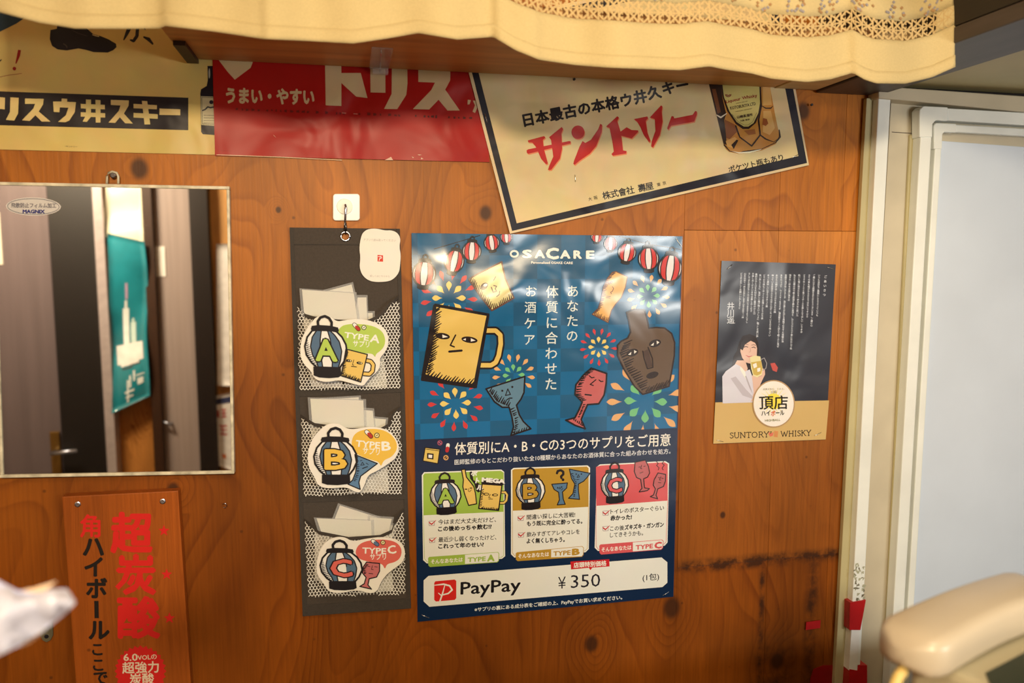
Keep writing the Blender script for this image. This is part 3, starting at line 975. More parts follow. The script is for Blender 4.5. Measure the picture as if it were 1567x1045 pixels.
# ---- cream poster, far left
CRM = (210, 174, 92)
cp = sheet_poster('vintage_poster', 'old cream poster with a black shoe and black lettering band, top left', [(-70, -60), (322, -52), (337, 237), (-70, 227)], .0020, CRM, 'old')
P = Print(cp, .0020, 'old').zoom(0, 0, 3.915)
INK = (34, 28, 28)
P.poly(INK, [(-200, 540), (1128, 585), (1128, 780), (-200, 745)])
C1 = (212, 180, 106)
def pp(*a): return list(a)
# ri su u i su ki -
P.poly(C1, pp((-20, 580), (30, 585), (28, 655), (-20, 650)), 2)
P.poly(C1, pp((62, 583), (112, 586), (108, 680), (85, 722), (35, 718), (60, 670)), 2)
P.poly(C1, pp((150, 590), (262, 592), (258, 625), (232, 668), (302, 728), (250, 728), (212, 690), (178, 724), (132, 720), (200, 650), (210, 622), (150, 622)), 2)
P.poly(C1, pp((318, 608), (368, 608), (370, 590), (402, 592), (402, 610), (455, 612), (448, 672), (415, 722), (392, 732), (348, 730), (395, 690), (410, 645), (358, 643), (356, 672), (322, 670)), 2)
for a in (((484, 622), (628, 628), (628, 655), (484, 649)), ((484, 672), (630, 678), (630, 704), (484, 698)), ((515, 596), (545, 597), (545, 700), (520, 730), (495, 728), (515, 690)), ((572, 598), (602, 600), (602, 734), (574, 734))):
    P.poly(C1, list(a), 2)
P.poly(C1, pp((664, 598), (772, 602), (770, 634), (742, 680), (796, 740), (750, 738), (718, 702), (690, 736), (650, 734), (712, 664), (722, 632), (664, 628)), 2)
for a in (((800, 622), (940, 630), (940, 655), (800, 648)), ((800, 676), (945, 684), (945, 712), (800, 704)), ((850, 604), (882, 606), (900, 745), (866, 745)), ((955, 650), (1080, 655), (1080, 690), (955, 688))):
    P.poly(C1, list(a), 2)
P.done('lettering')
P.poly((34, 56, 66), [(-100, 40), (170, 70), (150, 105), (100, 140), (0, 190), (-100, 200)])
P.done('printed_trousers')
SHO = [(302, 180), (340, 172), (345, 130), (420, 140), (430, 165), (520, 170), (560, 205), (600, 215), (650, 235), (695, 262), (698, 282), (680, 300), (645, 315), (560, 312), (520, 300), (470, 290), (400, 302), (345, 296), (312, 275), (298, 235)]
P.poly((26, 20, 22), SHO)
P.stroke((196, 170, 110), [(555, 208), (575, 215), (592, 218)], 5, 3)
P.stroke((80, 66, 50), [(380, 262), (396, 272), (402, 285)], 5, 3)
P.stroke((60, 50, 42), [(430, 180), (470, 200), (520, 215)], 4, 3)
P.done('printed_shoe')
P.stroke(INK, [(775, 165), (760, 200), (742, 238)], [26, 20, 8], 1)
P.stroke(INK, [(825, 160), (820, 215), (800, 245), (782, 240)], [20, 20, 18, 10], 1)
P.stroke(INK, [(862, 222), (890, 235), (914, 262)], [10, 22, 12], 1)
P.stroke(INK, [(862, 160), (870, 178)], [18, 4], 1)
P.poly((150, 24, 18), [(108, 298), (126, 300), (120, 335), (98, 382), (92, 380)])
P.ell((150, 24, 18), 86, 411, 11)
P.stroke((150, 60, 40), [(-20, 466), (40, 452), (130, 440)], 3, 1, cap=False)
P.stroke(INK, [(-20, 380), (8, 358)], [14, 6], 1)
P.text((70, 58, 40), '*サントリー', 390, 882, 462, 884, 13, 0, 1)
P.done('lettering')
P.poly((30, 24, 26), [(1243, 395), (1300, 395), (1300, 810), (1215, 804), (1205, 790), (1200, 560), (1204, 535), (1238, 515), (1245, 480)])
P.poly((190, 170, 118), [(1203, 576), (1300, 580), (1300, 755), (1206, 748)], 2)
P.stroke((60, 50, 40), [(1209, 582), (1300, 586)], 2.5, 3, cap=False)
P.stroke((60, 50, 40), [(1209, 582), (1212, 742), (1300, 748)], 2.5, 3, cap=False)
P.ell((40, 34, 36), 1266, 612, 12, L=3)
P.stroke((44, 36, 34), [(1215, 662), (1230, 655), (1245, 640), (1260, 645), (1290, 640)], 9, 3)
for y in (690, 706, 722, 736):
    P.stroke((110, 94, 64), [(1220, y), (1290, y + 2)], 3, 3, cap=False)
P.ell((170, 160, 130), 1254, 440, 5, 30, L=2)
P.done('printed_bottle')

# ---- red poster
rp = sheet_poster('vintage_poster', 'red poster with cream block lettering under the shelf, between two cream ones', [(322, -35), (738, -20), (749, 248), (329, 238)], .0034, (166, 22, 14), 'old')
P = Print(rp, .0034, 'old').zoom(300, 0, 3.134)
C2 = (206, 172, 116)
P.poly(C2, [(80, 250), (290, 250), (262, 325), (222, 355), (186, 382), (152, 345)], 1)
P.done('printed_hat')
P.poly(C2, [(618, 250), (697, 250), (697, 350), (790, 350), (822, 470), (768, 463), (697, 398), (697, 508), (622, 505)])
P.poly(C2, [(835, 250), (908, 250), (908, 445), (837, 443)])
P.poly(C2, [(940, 250), (1012, 250), (1014, 400), (1008, 455), (965, 523), (902, 522), (938, 450)])
P.poly(C2, [(1066, 300), (1220, 300), (1219, 385), (1195, 430), (1265, 530), (1206, 530), (1163, 478), (1118, 525), (1040, 523), (1128, 432), (1146, 396), (1066, 393)])
P.poly(C2, [(1303, 478), (1318, 480), (1312, 500), (1302, 502)])
P.poly(C2, [(1328, 482), (1348, 483), (1352, 510), (1338, 542), (1326, 535), (1338, 505)])
P.text(C2, 'うまい・やすい', 145, 489, 565, 496, 82, .045, 1)
P.done('lettering')
DR = (110, 22, 14)
rr = random.Random(9)
x = 190
while x < 1330:
    y = 522 + (x - 145) * .038
    w = rr.uniform(6, 16)
    if rr.random() < .8:
        P.poly(DR if x < 1000 else (90, 20, 14), [(x, y - rr.uniform(3, 9)), (x + w, y - rr.uniform(2, 8)), (x + w, y + rr.uniform(3, 8)), (x, y + rr.uniform(2, 8))], 1)
    x += w + rr.uniform(6, 20)
for (x, y) in ((700, 541), (755, 545)):
    P.stroke((196, 100, 76), [(x, y), (x + 20, y + 2)], 5, 1, cap=False)
P.done('small_print')
WORN = (214, 170, 130)
for a in ([(905, 768), (935, 752), (945, 768)], [(1035, 750), (1046, 756), (1040, 758)], [(1062, 740), (1084, 742), (1070, 745)], [(1080, 755), (1090, 762), (1078, 764)], [(370, 645), (384, 660), (374, 652)]):
    P.poly(WORN, a, 1)
P.stroke((150, 22, 16), [(120, 722), (168, 724)], 3, 1, cap=False)
P.stroke((220, 180, 130), [(98, 742), (400, 753), (700, 768)], 3, 1, cap=False)
P.done('worn_edge')

# ---- tilted cream poster
tp = thing('vintage_poster', 'tilted cream poster with a black border, red lettering and whisky bottle', 'poster', W(980, 357, .005))
Z3 = lambda x, y: (700 + x / 2.798, 80 + y / 2.798)
plate('sheet', [Z3(-2, -110), Z3(1350, -395), Z3(1505, 483), Z3(225, 777)], .0052, .0008, M((222, 190, 134), 'old'), tp)
P = Print(tp, .0052, 'old').zoom(700, 80, 2.798)
P.poly((30, 28, 34), [(15, -100), (1338, -375), (1497, 474), (234, 765)])
CR3 = (216, 186, 124)
P.poly(CR3, [(48, -80), (1308, -330), (1460, 444), (254, 732)], 2)
P.done('printed_border')
P.zoom(780, 120, 5.223)
BKI = (30, 24, 24)
chars = '日本最古の本格ウ井久キー'
for i, ch in enumerate(chars):
    q = (i + .5) / 12
    x = 90 + 1345 * q
    y = 400 - 268 * q - 60 + [0, 0, 0, 0, 0, 0, 0, 0, -4, -16, -30, -30][i]
    P.char(BKI, ch, x, y, 112, .04, 3, rot=-11)
P.done('lettering')
SU = [
 [(135, 575), (150, 566), (475, 500), (488, 502), (486, 520), (150, 602), (137, 595)],
 [(145, 495), (275, 460), (286, 472), (265, 492), (272, 560), (305, 680), (290, 686), (250, 640), (222, 575), (205, 540), (180, 512), (148, 510)],
 [(315, 470), (415, 388), (427, 402), (413, 440), (419, 560), (402, 640), (332, 730), (305, 732), (315, 700), (348, 625), (340, 560), (330, 490)],
 [(582, 500), (605, 515), (650, 490), (708, 405), (724, 362), (739, 370), (735, 430), (692, 540), (642, 600), (562, 655), (520, 690), (508, 683), (515, 655), (558, 545)],
 [(770, 385), (860, 302), (873, 312), (860, 342), (885, 425), (935, 390), (975, 412), (1028, 415), (1026, 428), (975, 480), (892, 458), (905, 575), (935, 580), (930, 600), (825, 617), (812, 605), (832, 585), (820, 500), (798, 395)],
 [(992, 325), (1100, 303), (1106, 318), (1087, 340), (1100, 430), (1126, 500), (1114, 510), (1070, 450), (1045, 390), (1018, 345)],
 [(1120, 312), (1210, 215), (1221, 224), (1215, 262), (1222, 345), (1200, 452), (1146, 550), (1130, 545), (1136, 500), (1165, 420), (1160, 325)],
 [(1258, 400), (1295, 300), (1312, 305), (1312, 320), (1463, 290), (1483, 260), (1497, 264), (1495, 290), (1475, 345), (1290, 378), (1268, 410)]]
for c, dx, dy, L in (((222, 128, 76), 5, 9, 3), ((186, 30, 22), 0, 0, 4)):
    for a in SU:
        P.poly(c, [(x + dx, y + dy) for x, y in a], L)
    P.ell(c, 546 + dx, 430 + dy, 52, 54, L=L)
P.done('lettering', 'red brush lettering')
P.zoom(700, 80, 2.798)
for i, ch in enumerate('株式會社'):
    P.char(BKI, ch, 638 + i * 34, 612 - i * 7.2, 36, .02, 3, rot=-12)
for i, ch in enumerate('壽屋'):
    P.char(BKI, ch, 790 + i * 32, 580 - i * 7, 36, .02, 3, rot=-12)
for ch, x, y in (('大', 568, 628), ('阪', 592, 622), ('東', 862, 566), ('京', 886, 560)):
    P.char(BKI, ch, x, y, 17, .01, 3, rot=-12)
P.zoom(1080, 130, 6.53)
for i, ch in enumerate('ポケツト瓶もあり'):
    q = (i + .5) / 8
    P.char(BKI, ch, 225 + 560 * q, 848 - 130 * q, 74, .02, 3, rot=-13)
P.done('lettering')
AM, AM2, DB = (190, 128, 50), (214, 160, 82), (48, 28, 16)
P.poly(AM, [(20, -60), (45, 45), (110, 310), (178, 590), (200, 640), (235, 670), (330, 688), (440, 680), (560, 655), (700, 590), (738, 520), (725, 450), (690, 280), (655, 90), (630, -60)], 3)
P.poly(DB, [(20, -60), (45, 45), (110, 310), (178, 590), (215, 600), (205, 540), (195, 440), (185, 350), (205, 290), (165, 120), (150, -60)], 4)
P.poly((110, 62, 28), [(60, 40), (100, 40), (150, 270), (118, 290)], 5)
P.poly(AM2, [(200, 560), (290, 520), (320, 545), (270, 630), (215, 615)], 5)
P.poly((140, 80, 34), [(190, 345), (300, 400), (310, 470), (240, 540), (205, 530)], 5)
P.poly(DB, [(255, 600), (310, 545), (325, 555), (280, 640)], 6)
P.poly(DB, [(150, -60), (168, 120), (215, 260), (300, 390), (370, 440), (430, 440), (500, 380), (545, 270), (560, 180), (550, -60)], 5)
LBL = [(160, -60), (182, 120), (235, 260), (310, 370), (380, 415), (425, 415), (478, 380), (525, 280), (542, 180), (532, -60)]
P.poly((200, 180, 96), LBL, 6)
P.stroke((60, 50, 30), [(260, 290), (320, 365), (385, 400), (425, 400), (470, 365), (510, 275)], 3, 7, cap=False)
P.stroke(DB, [(300, 410), (340, 520), (460, 610), (545, 500), (530, 370)], [16, 12, 14, 14, 14], 6)
P.stroke(DB, [(545, 500), (600, 540), (680, 570), (735, 530)], [14, 14, 6, 4], 6)
P.stroke(DB, [(555, 205), (600, 232), (650, 232), (672, 210)], [5, 12, 12, 4], 6)
P.stroke(DB, [(545, 60), (556, 210), (528, 350), (545, 500)], [10, 14, 16, 14], 6)
P.stroke(DB, [(735, 450), (742, 520), (700, 575), (560, 640), (440, 660), (370, 665), (330, 680), (240, 660), (185, 600)], [10, 18, 8, 6, 16, 8, 4, 8, 14], 6)
P.stroke((226, 206, 160), [(108, 300), (150, 325), (208, 285)], [10, 16, 8], 6)
P.poly(AM2, [(575, 260), (650, 255), (690, 430), (640, 500), (570, 470)], 5)
P.poly((150, 80, 36), [(575, 330), (610, 340), (625, 385), (600, 410), (565, 395)], 6)
P.poly(AM2, [(570, -60), (640, -60), (660, 200), (570, 205)], 5)
P.poly((150, 88, 40), [(380, 455), (490, 440), (500, 490), (430, 500)], 5)
P.poly((236, 220, 170), [(260, 660), (330, 672), (440, 664), (560, 640), (540, 652), (440, 680), (330, 684)], 6)
P.done('printed_bottle')
TX = (66, 44, 30)
P.text((150, 44, 30), 'Liqueur', 205, 182, 350, 150, 44, .02, 8)
P.text((150, 44, 30), 'Whisky', 366, 146, 515, 118, 44, .02, 8)
P.text(TX, 'DISTILLED BY', 305, 190, 420, 166, 14, 0, 8)
P.text(TX, 'KOTOBUKIYA LTD', 248, 248, 500, 200, 44, .02, 8)
P.text(TX, 'YAMAZAKI DISTILLERY', 295, 272, 465, 240, 14, 0, 8)
P.text(TX, '山崎蒸溜所', 315, 334, 470, 306, 30, .03, 8)
P.text(TX, '大阪 東京', 345, 366, 440, 350, 18, .02, 8)
for r in (30, 22, 13):
    P.stroke((130, 34, 24), [(225 + r * math.cos(a), 92 + r * math.sin(a) * .9) for a in [k * math.pi / 7 for k in range(8)]], 5, 8, cap=False)
P.done('lettering')

# ---- small dark whisky advertisement, right
sp = sheet_poster('advertising_poster', 'dark poster with a woman holding a glass above a gold band', [(1104.4, 399), (1279, 404.5), (1263.5, 672.5), (1091.5, 679)], .0030, (50, 50, 54), 'semi')
P = Print(sp, .0030, 'semi').zoom(1060, 380, 3.267)
P.poly((204, 164, 96), [(113, 770), (682, 760), (665, 955), (103, 976)])
P.done('gold_band')
P.zoom(1060, 380, 3.267)
PT = (206, 200, 196)
cols_ = [(632, 130, 335, 'いつも当店をご贔屓にして下さって'), (607, 130, 385, 'ご縁に心から感謝をありがとうございます。'), (583, 130, 340, 'さて今宵も喉がからからではないですか'),
    (558, 130, 418, 'どうぞゆっくりと角ハイボールを楽しんでほしい、'), (533, 130, 335, '乾いた喉に染みわたる一杯のために'), (510, 130, 500, '私たちは樽の中で眠る原酒を静かに見守り、ひとつひとつ丁寧に仕込んで'),
    (487, 130, 258, '頂きの一杯をお届け'), (466, 130, 465, '炭酸の泡がはじけるとき、森の香りが広がる角瓶で仕立てた'), (444, 130, 490, '氷をたっぷり、ウイスキーをそそぎ、強炭酸をそっと加えて軽くひと混ぜ'),
    (420, 130, 318, 'あなたの顔がほころぶのを'), (400, 130, 435, '待っているお店の人たちの手と心がこもっているので'), (378, 130, 290, 'きっと美味しいはずです'), (358, 130, 350, 'どうか今夜もごゆっくりお過ごし'), (338, 130, 440, '笑い声とともに、香ばしい揚げ物といっしょに、喉ごしを'),
    (318, 125, 325, '最初のひと口を大切な人と'), (302, 122, 312, 'お楽しみくださいませ'), (283, 122, 368, 'そしてまた明日もここでお会いできますように'), (262, 122, 345, '心を込めて一杯をお作りします'), (243, 122, 298, 'どうぞよろしくお願いいたします')]
for cx, ya, yb_, tx in cols_:
    e = 11.5
    n = max(3, int((yb_ - ya) / 10.6))
    tx = (tx * 3)[:n]
    slant = -(yb_ - ya) * .05
    P.vtext(PT, tx, cx, ya + 5, cx + slant, yb_, e, .015, 1)
P.vtext(PT, 'ごあいさつ', 664, 142, 658, 232, 15, .02, 1)
P.vtext(PT, '井川遥', 190, 288, 190, 358, 40, 0, 1)
P.done('lettering')
P.stroke((190, 180, 170), [(172, 372), (190, 366), (212, 374)], 1.6, 1)
P.done('signature_stroke')
# the woman, printed
SK, SK2, HR = (216, 172, 140), (190, 140, 112), (38, 26, 24)
P.poly(HR, [(232, 470), (250, 438), (285, 428), (315, 440), (328, 470), (330, 520), (318, 580), (300, 620), (262, 600), (215, 610), (196, 590), (205, 540), (222, 510)], 1)
P.poly(SK, [(222, 560), (262, 560), (275, 600), (262, 640), (232, 600), (208, 585)], 2)
BL = (208, 196, 188)
P.poly(BL, [(148, 640), (165, 615), (215, 578), (240, 590), (262, 615), (285, 605), (298, 640), (305, 700), (320, 720), (300, 770), (150, 775)], 3)
P.poly((186, 172, 164), [(190, 650), (215, 640), (262, 700), (300, 740), (300, 752), (250, 735)], 4)
P.poly((228, 218, 210), [(240, 590), (262, 615), (270, 660), (256, 640), (236, 604)], 4)
P.poly((176, 162, 154), [(262, 640), (268, 636), (292, 700), (300, 728), (285, 700)], 4)
P.poly(SK, [(242, 480), (262, 460), (290, 456), (314, 468), (322, 500), (320, 540), (305, 565), (288, 576), (265, 570), (248, 548), (238, 515)], 3)
P.poly(HR, [(236, 500), (240, 468), (262, 446), (300, 446), (322, 465), (326, 500), (312, 472), (290, 462), (262, 480), (250, 510)], 4)
P.stroke((70, 46, 40), [(258, 494), (266, 490), (276, 494)], 3.4, 5)
P.stroke((70, 46, 40), [(296, 496), (306, 493), (314, 498)], 3.4, 5)
P.stroke((90, 60, 48), [(256, 482), (266, 478), (278, 482)], 2, 5)
P.stroke((90, 60, 48), [(294, 484), (306, 481), (316, 486)], 2, 5)
P.stroke(SK2, [(287, 496), (290, 514), (282, 520)], 2.4, 5)
P.stroke((190, 84, 76), [(266, 534), (280, 542), (296, 538)], [2, 4.4, 2], 5)
P.poly(SK, [(296, 640), (305, 625), (312, 640), (322, 610), (345, 598), (360, 605), (362, 630), (345, 665), (330, 700), (318, 740), (290, 770), (305, 720), (300, 670)], 4)
for a in (((322, 615), (340, 606)), ((326, 628), (346, 620)), ((328, 642), (346, 636))):
    P.stroke(SK2, list(a), 2, 5)
P.poly((222, 204, 140), [(286, 545), (310, 536), (338, 540), (350, 600), (346, 632), (322, 645), (302, 636), (292, 600)], 6)
P.poly((196, 160, 70), [(292, 570), (342, 562), (348, 600), (342, 626), (322, 636), (304, 630)], 7)
P.poly((238, 232, 206), [(300, 580), (318, 572), (322, 592), (306, 600)], 8)
P.poly((234, 226, 190), [(322, 600), (338, 596), (338, 614), (324, 618)], 8)
P.stroke((150, 140, 130), [(340, 556), (358, 548), (370, 575), (366, 600), (350, 610)], 4, 6)
P.poly((190, 78, 66), [(388, 575), (410, 572), (426, 596), (420, 618), (400, 610)], 1)
P.done('printed_person')
# round emblem
P.ell((176, 136, 88), 405, 777, 106, 119, L=9, n=48)
P.ell((240, 230, 205), 405, 777, 100, 113, L=10, n=48)
for k in range(20):
    a = k * 2 * math.pi / 20
    P.poly((238, 208, 70), [(405 + 18 * math.cos(a - .12), 765 + 18 * math.sin(a - .12)), (405 + 82 * math.cos(a), 765 + 78 * math.sin(a)), (405 + 18 * math.cos(a + .12), 765 + 18 * math.sin(a + .12))], 11)
P.ell((238, 208, 70), 405, 765, 40, L=11.2)
P.text((30, 24, 20), '頂店', 334, 800, 476, 797, 74, .015, 12)
P.text((30, 24, 20), 'ハイ', 344, 836, 388, 834, 30, .03, 12)
P.text((206, 80, 40), 'ボ', 392, 837, 414, 836, 30, .03, 12)
P.text((30, 24, 20), 'ール', 416, 834, 458, 832, 30, .03, 12)
P.text((120, 100, 60), '品質が生む、うまさ。', 352, 708, 458, 706, 10, 0, 12)
P.text((120, 100, 60), '公認', 392, 724, 420, 723, 15, .01, 12)
P.text((120, 110, 60), 'HIGHBALL', 362, 866, 438, 862, 15, .02, 12)
P.done('round_emblem')
# serifed capitals drawn by hand
def serif_text(P, c, s, x0, y0, x1, y1, h, L, w=1.0):
    G = {'S': (.5, [[(.45, .82), (.3, 1), (.12, .92), (.08, .76), (.2, .58), (.38, .42), (.46, .25), (.36, .05), (.18, .0), (.05, .18)]]),
      'U': (.7, [[(.12, 1), (.12, .3), (.2, .06), (.36, 0), (.5, .06), (.57, .3), (.57, 1)], [(.03, 1), (.22, 1)], [(.49, 1), (.65, 1)]]),
      'N': (.75, [[(.12, 0), (.12, 1), (.6, 0), (.6, 1)], [(.03, 0), (.2, 0)], [(.03, 1), (.14, 1)], [(.52, 1), (.68, 1)]]),
      'T': (.62, [[(.3, 0), (.3, 1)], [(.04, .85), (.04, 1), (.56, 1), (.56, .85)], [(.2, 0), (.4, 0)]]),
      'O': (.78, [[(.36, 1), (.15, .88), (.06, .5), (.15, .12), (.36, 0), (.58, .12), (.67, .5), (.58, .88), (.36, 1)]]),
      'R': (.66, [[(.14, 0), (.14, 1), (.38, 1), (.5, .88), (.5, .66), (.38, .53), (.14, .53)], [(.34, .53), (.58, 0), (.66, 0)], [(.04, 0), (.24, 0)], [(.04, 1), (.14, 1)]]),
      'Y': (.66, [[(.04, 1), (.3, .5), (.56, 1)], [(.3, .5), (.3, 0)], [(.2, 0), (.4, 0)], [(0, 1), (.14, 1)], [(.48, 1), (.62, 1)]]),
      'W': (1.0, [[(.06, 1), (.28, 0), (.48, .9), (.68, 0), (.9, 1)], [(0, 1), (.14, 1)], [(.82, 1), (.97, 1)]]),
      'H': (.78, [[(.14, 0), (.14, 1)], [(.6, 0), (.6, 1)], [(.14, .52), (.6, .52)], [(.05, 0), (.23, 0)], [(.05, 1), (.23, 1)], [(.51, 0), (.69, 0)], [(.51, 1), (.69, 1)]]),
      'I': (.36, [[(.16, 0), (.16, 1)], [(.06, 0), (.26, 0)], [(.06, 1), (.26, 1)]]),
      'K': (.72, [[(.14, 0), (.14, 1)], [(.56, 1), (.14, .45)], [(.28, .62), (.6, 0), (.7, 0)], [(.05, 0), (.23, 0)], [(.05, 1), (.23, 1)], [(.48, 1), (.64, 1)]]), ' ': (.6, [])}
    tot = sum(G[ch][0] for ch in s)
    dx, dy = (x1 - x0) / tot, (y1 - y0) / tot
    a = 0
    for ch in s:
        for st_ in G[ch][1]:
            P.stroke(c, [(x0 + (a + x) * dx, y0 + (a + x) * dy - y * h) for x, y in st_], w, L, cap=False)
        a += G[ch][0]
serif_text(P, (40, 30, 20), 'SUNTORY', 184, 949, 384, 943, 27, 2, 3.6)
serif_text(P, (40, 30, 20), 'WHISKY', 440, 942, 594, 935, 27, 2, 3.6)
P.stroke((30, 24, 20), [(386, 918), (394, 916), (390, 926)], 2.4, 3)
P.poly((214, 110, 80), [(380, 918), (392, 924), (404, 918), (402, 936), (388, 942), (380, 930)], 2)
P.poly((206, 132, 74), [(408, 912), (428, 914), (424, 944), (406, 942)], 2)
P.done('lettering')
SIL = simple('staple_wire', (215, 208, 200), .25, metal=1, noise=.02)
staple(sp, 1060 + 172 / 3.267, 380 + 104 / 3.267, 1060 + 197 / 3.267, 380 + 82 / 3.267, .0034, SIL)
staple(sp, 1060 + 672 / 3.267, 380 + 95 / 3.267, 1060 + 704 / 3.267, 380 + 103 / 3.267, .0034, SIL)
staple(sp, 1060 + 120 / 3.267, 380 + 958 / 3.267, 1060 + 152 / 3.267, 380 + 966 / 3.267, .0034, SIL)
staple(sp, 1060 + 608 / 3.267, 380 + 936 / 3.267, 1060 + 642 / 3.267, 380 + 920 / 3.267, .0034, SIL)
staple(tp, *Z3(118, 265), *Z3(127, 300), .0058, SIL)
staple(tp, *Z3(1432, 452), *Z3(1462, 436), .0062, SIL)
staple(tp, *Z3(503, 525), *Z3(505, 555), .0058, SIL)

# ================================================================== BIG BLUE POSTER
Q = [(629.5, 356.5), (1044.5, 361.5), (1030.5, 913), (639, 951.5)]
bp_ = sheet_poster('advertising_poster', 'large blue glossy poster with cartoon drinks and fireworks in the middle', Q, .0030, (22, 44, 68), 'gloss')
def clipq(x, y):
    yt = Q[0][1] + (x - Q[0][0]) * (Q[1][1] - Q[0][1]) / (Q[1][0] - Q[0][0]) + .3
    y = max(y, yt)
    xl = Q[0][0] + (y - Q[0][1]) * (Q[3][0] - Q[0][0]) / (Q[3][1] - Q[0][1]) + .3
    xr_ = Q[1][0] + (y - Q[1][1]) * (Q[2][0] - Q[1][0]) / (Q[2][1] - Q[1][1]) - .3
    return min(max(x, xl), xr_), y
P = Print(bp_, .0030, 'gloss', clipq)
def UV(u, v):
    a = (Q[0][0] + (Q[1][0] - Q[0][0]) * u, Q[0][1] + (Q[1][1] - Q[0][1]) * u)
    c = (Q[3][0] + (Q[2][0] - Q[3][0]) * u, Q[3][1] + (Q[2][1] - Q[3][1]) * u)
    return (a[0] + (c[0] - a[0]) * v, a[1] + (c[1] - a[1]) * v)
VB = .5315
nx = 11.3
for j in range(9):
    for i in range(12):
        u0, u1 = (i - .75) / nx, (i + .25) / nx
        v0, v1 = (j - .1) * .0622, (j + .9) * .0622
        u0, u1, v0, v1 = max(0, u0), min(1, u1), max(0, v0), min(VB, v1)
        if u1 <= u0 or v1 <= v0:
            continue
        t = j / 8
        if (i + j) % 2:
            c = (10 + 4 * t, 84 + 14 * t, 112 + 22 * t)
        else:
            c = (14 + 4 * t, 72 + 12 * t, 96 + 16 * t)
        c = tuple(round(q) for q in c)
        P.poly(c, [UV(u0, v0), UV(u1, v0), UV(u1, v1), UV(u0, v1)], 1)
P.done('printed_chequer')

YL, RD3, GN, OR = (226, 190, 96), (200, 56, 52), (112, 178, 110), (220, 160, 96)
def petals(P, cx, cy, r0, r1, n, c, w, a0=0, L=2, sx=1, sy=1):
    for k in range(n):
        a = math.radians(a0 + 360 * k / n)
        pts = []
        for q in range(9):
            t = q / 8
            ww = w * 1.2 * math.sin(math.pi * min(1, t ** 1.6)) * (1 if t < .99 else 0)
            pts.append((r0 + (r1 - r0) * t, ww))
        pts = pts + [(r, -ww) for r, ww in reversed(pts[1:-1])]
        P.poly(c, [(cx + (r * math.cos(a) - ww * math.sin(a)) * sx, cy + (r * math.sin(a) + ww * math.cos(a)) * sy) for r, ww in pts], L)
P.zoom()
petals(P, 687, 456, 10, 26, 8, YL, 3.6, -90)
petals(P, 687, 456, 27, 44, 13, RD3, 3.0, -80)
P.done('printed_firework')
petals(P, 697, 617, 9, 24, 8, YL, 3.6, -93)
petals(P, 697, 617, 28, 43, 13, RD3, 2.9, -100)
P.done('printed_firework')
petals(P, 786, 574, 6, 17, 8, GN, 2.6, -93)
petals(P, 786, 574, 20, 33, 13, OR, 2.5, -104)
P.done('printed_firework')
petals(P, 992, 453, 7, 18, 8, GN, 2.8, -93)
petals(P, 992, 453, 21, 33, 13, OR, 2.5, -80)
P.done('printed_firework')
petals(P, 916, 531, 6, 16, 8, YL, 2.4, -90)
petals(P, 916, 531, 18, 29, 13, RD3, 1.9, -78)
P.done('printed_firework')
petals(P, 988, 614, 13, 33, 8, GN, 4.8, -88)
petals(P, 988, 614, 36, 60, 13, OR, 4.2, -98)
P.done('printed_firework')
# the navy lower half covers the burst feet
P.poly((15, 35, 58), [UV(0, VB), UV(1, VB), UV(1, 1), UV(0, 1)], 3)
P.done('navy_panel')

BK4 = (24, 18, 20)
def lantern(P, cx, cy, w, h, rot=0, L=4, red=(196, 54, 48), wh=(226, 206, 190)):
    ca, sa = math.cos(math.radians(rot)), math.sin(math.radians(rot))
    T = lambda x, y: (cx + x * w * ca - y * h * sa, cy + x * w * sa + y * h * ca)
    body = [T(math.cos(a) * (1 - .18 * abs(math.sin(a)) ** 3), math.sin(a)) for a in [k * math.pi / 12 for k in range(24)]]
    P.poly(wh, body, L)
    for s in (-1, 1):
        P.poly(red, [T(s * .22, -.95), T(s * .5, -.9), T(s * .74, -.5), T(s * .82, 0), T(s * .74, .5), T(s * .48, .92), T(s * .2, .95), T(s * .3, .4), T(s * .33, 0), T(s * .3, -.45)], L + 1)
        P.stroke(BK4, [T(s * .20, -.97), T(s * .30, -.45), T(s * .33, 0), T(s * .30, .4), T(s * .18, .95)], w * .09, L + 2, cap=False)
        P.stroke(BK4, [T(s * .48, -.9), T(s * .74, -.5), T(s * .82, 0), T(s * .74, .5), T(s * .46, .9)], w * .09, L + 2, cap=False)
    P.stroke(BK4, body, w * .13, L + 2, closed=True, cap=False)
    P.poly(BK4, [T(-.52, -1.12), T(-.3, -1.2), T(.3, -1.2), T(.52, -1.12), T(.6, -.78), T(.3, -.88), T(-.3, -.88), T(-.6, -.78)], L + 3)
    P.poly(BK4, [T(-.52, .72), T(-.2, .86), T(.2, .86), T(.52, .72), T(.5, 1.12), T(.25, 1.22), T(-.25, 1.22), T(-.5, 1.12)], L + 3)
    P.stroke(BK4, [T(-.2, -1.15), T(-.2, -1.38), T(0, -1.5), T(.2, -1.38), T(.2, -1.15)], w * .13, L + 3, cap=False)
for a in ((649, 419, 17.5, 20, 5), (695, 400, 15, 18, 12), (722, 384.5, 14, 15.5, 3), (752.5, 371.5, 11.5, 12.5, -8), (775, 362.5, 9, 10, -3),
          (913.5, 362.5, 8.8, 9, 4), (934.5, 373, 10.2, 11, 2), (959.5, 386.5, 13.5, 15, 10), (992.5, 396, 15.5, 18, -2), (1025.5, 410.5, 18, 22, 7)):
    lantern(P, *a)
    P.done('printed_lantern')
P.stroke(BK4, [(664, 381), (700, 370.5), (735, 360)], 1.1, 4, cap=False)
P.done('printed_string')
P.stroke(BK4, [(948, 361.5), (990, 373), (1044, 382)], 1.1, 4, cap=False)
P.done('printed_string')

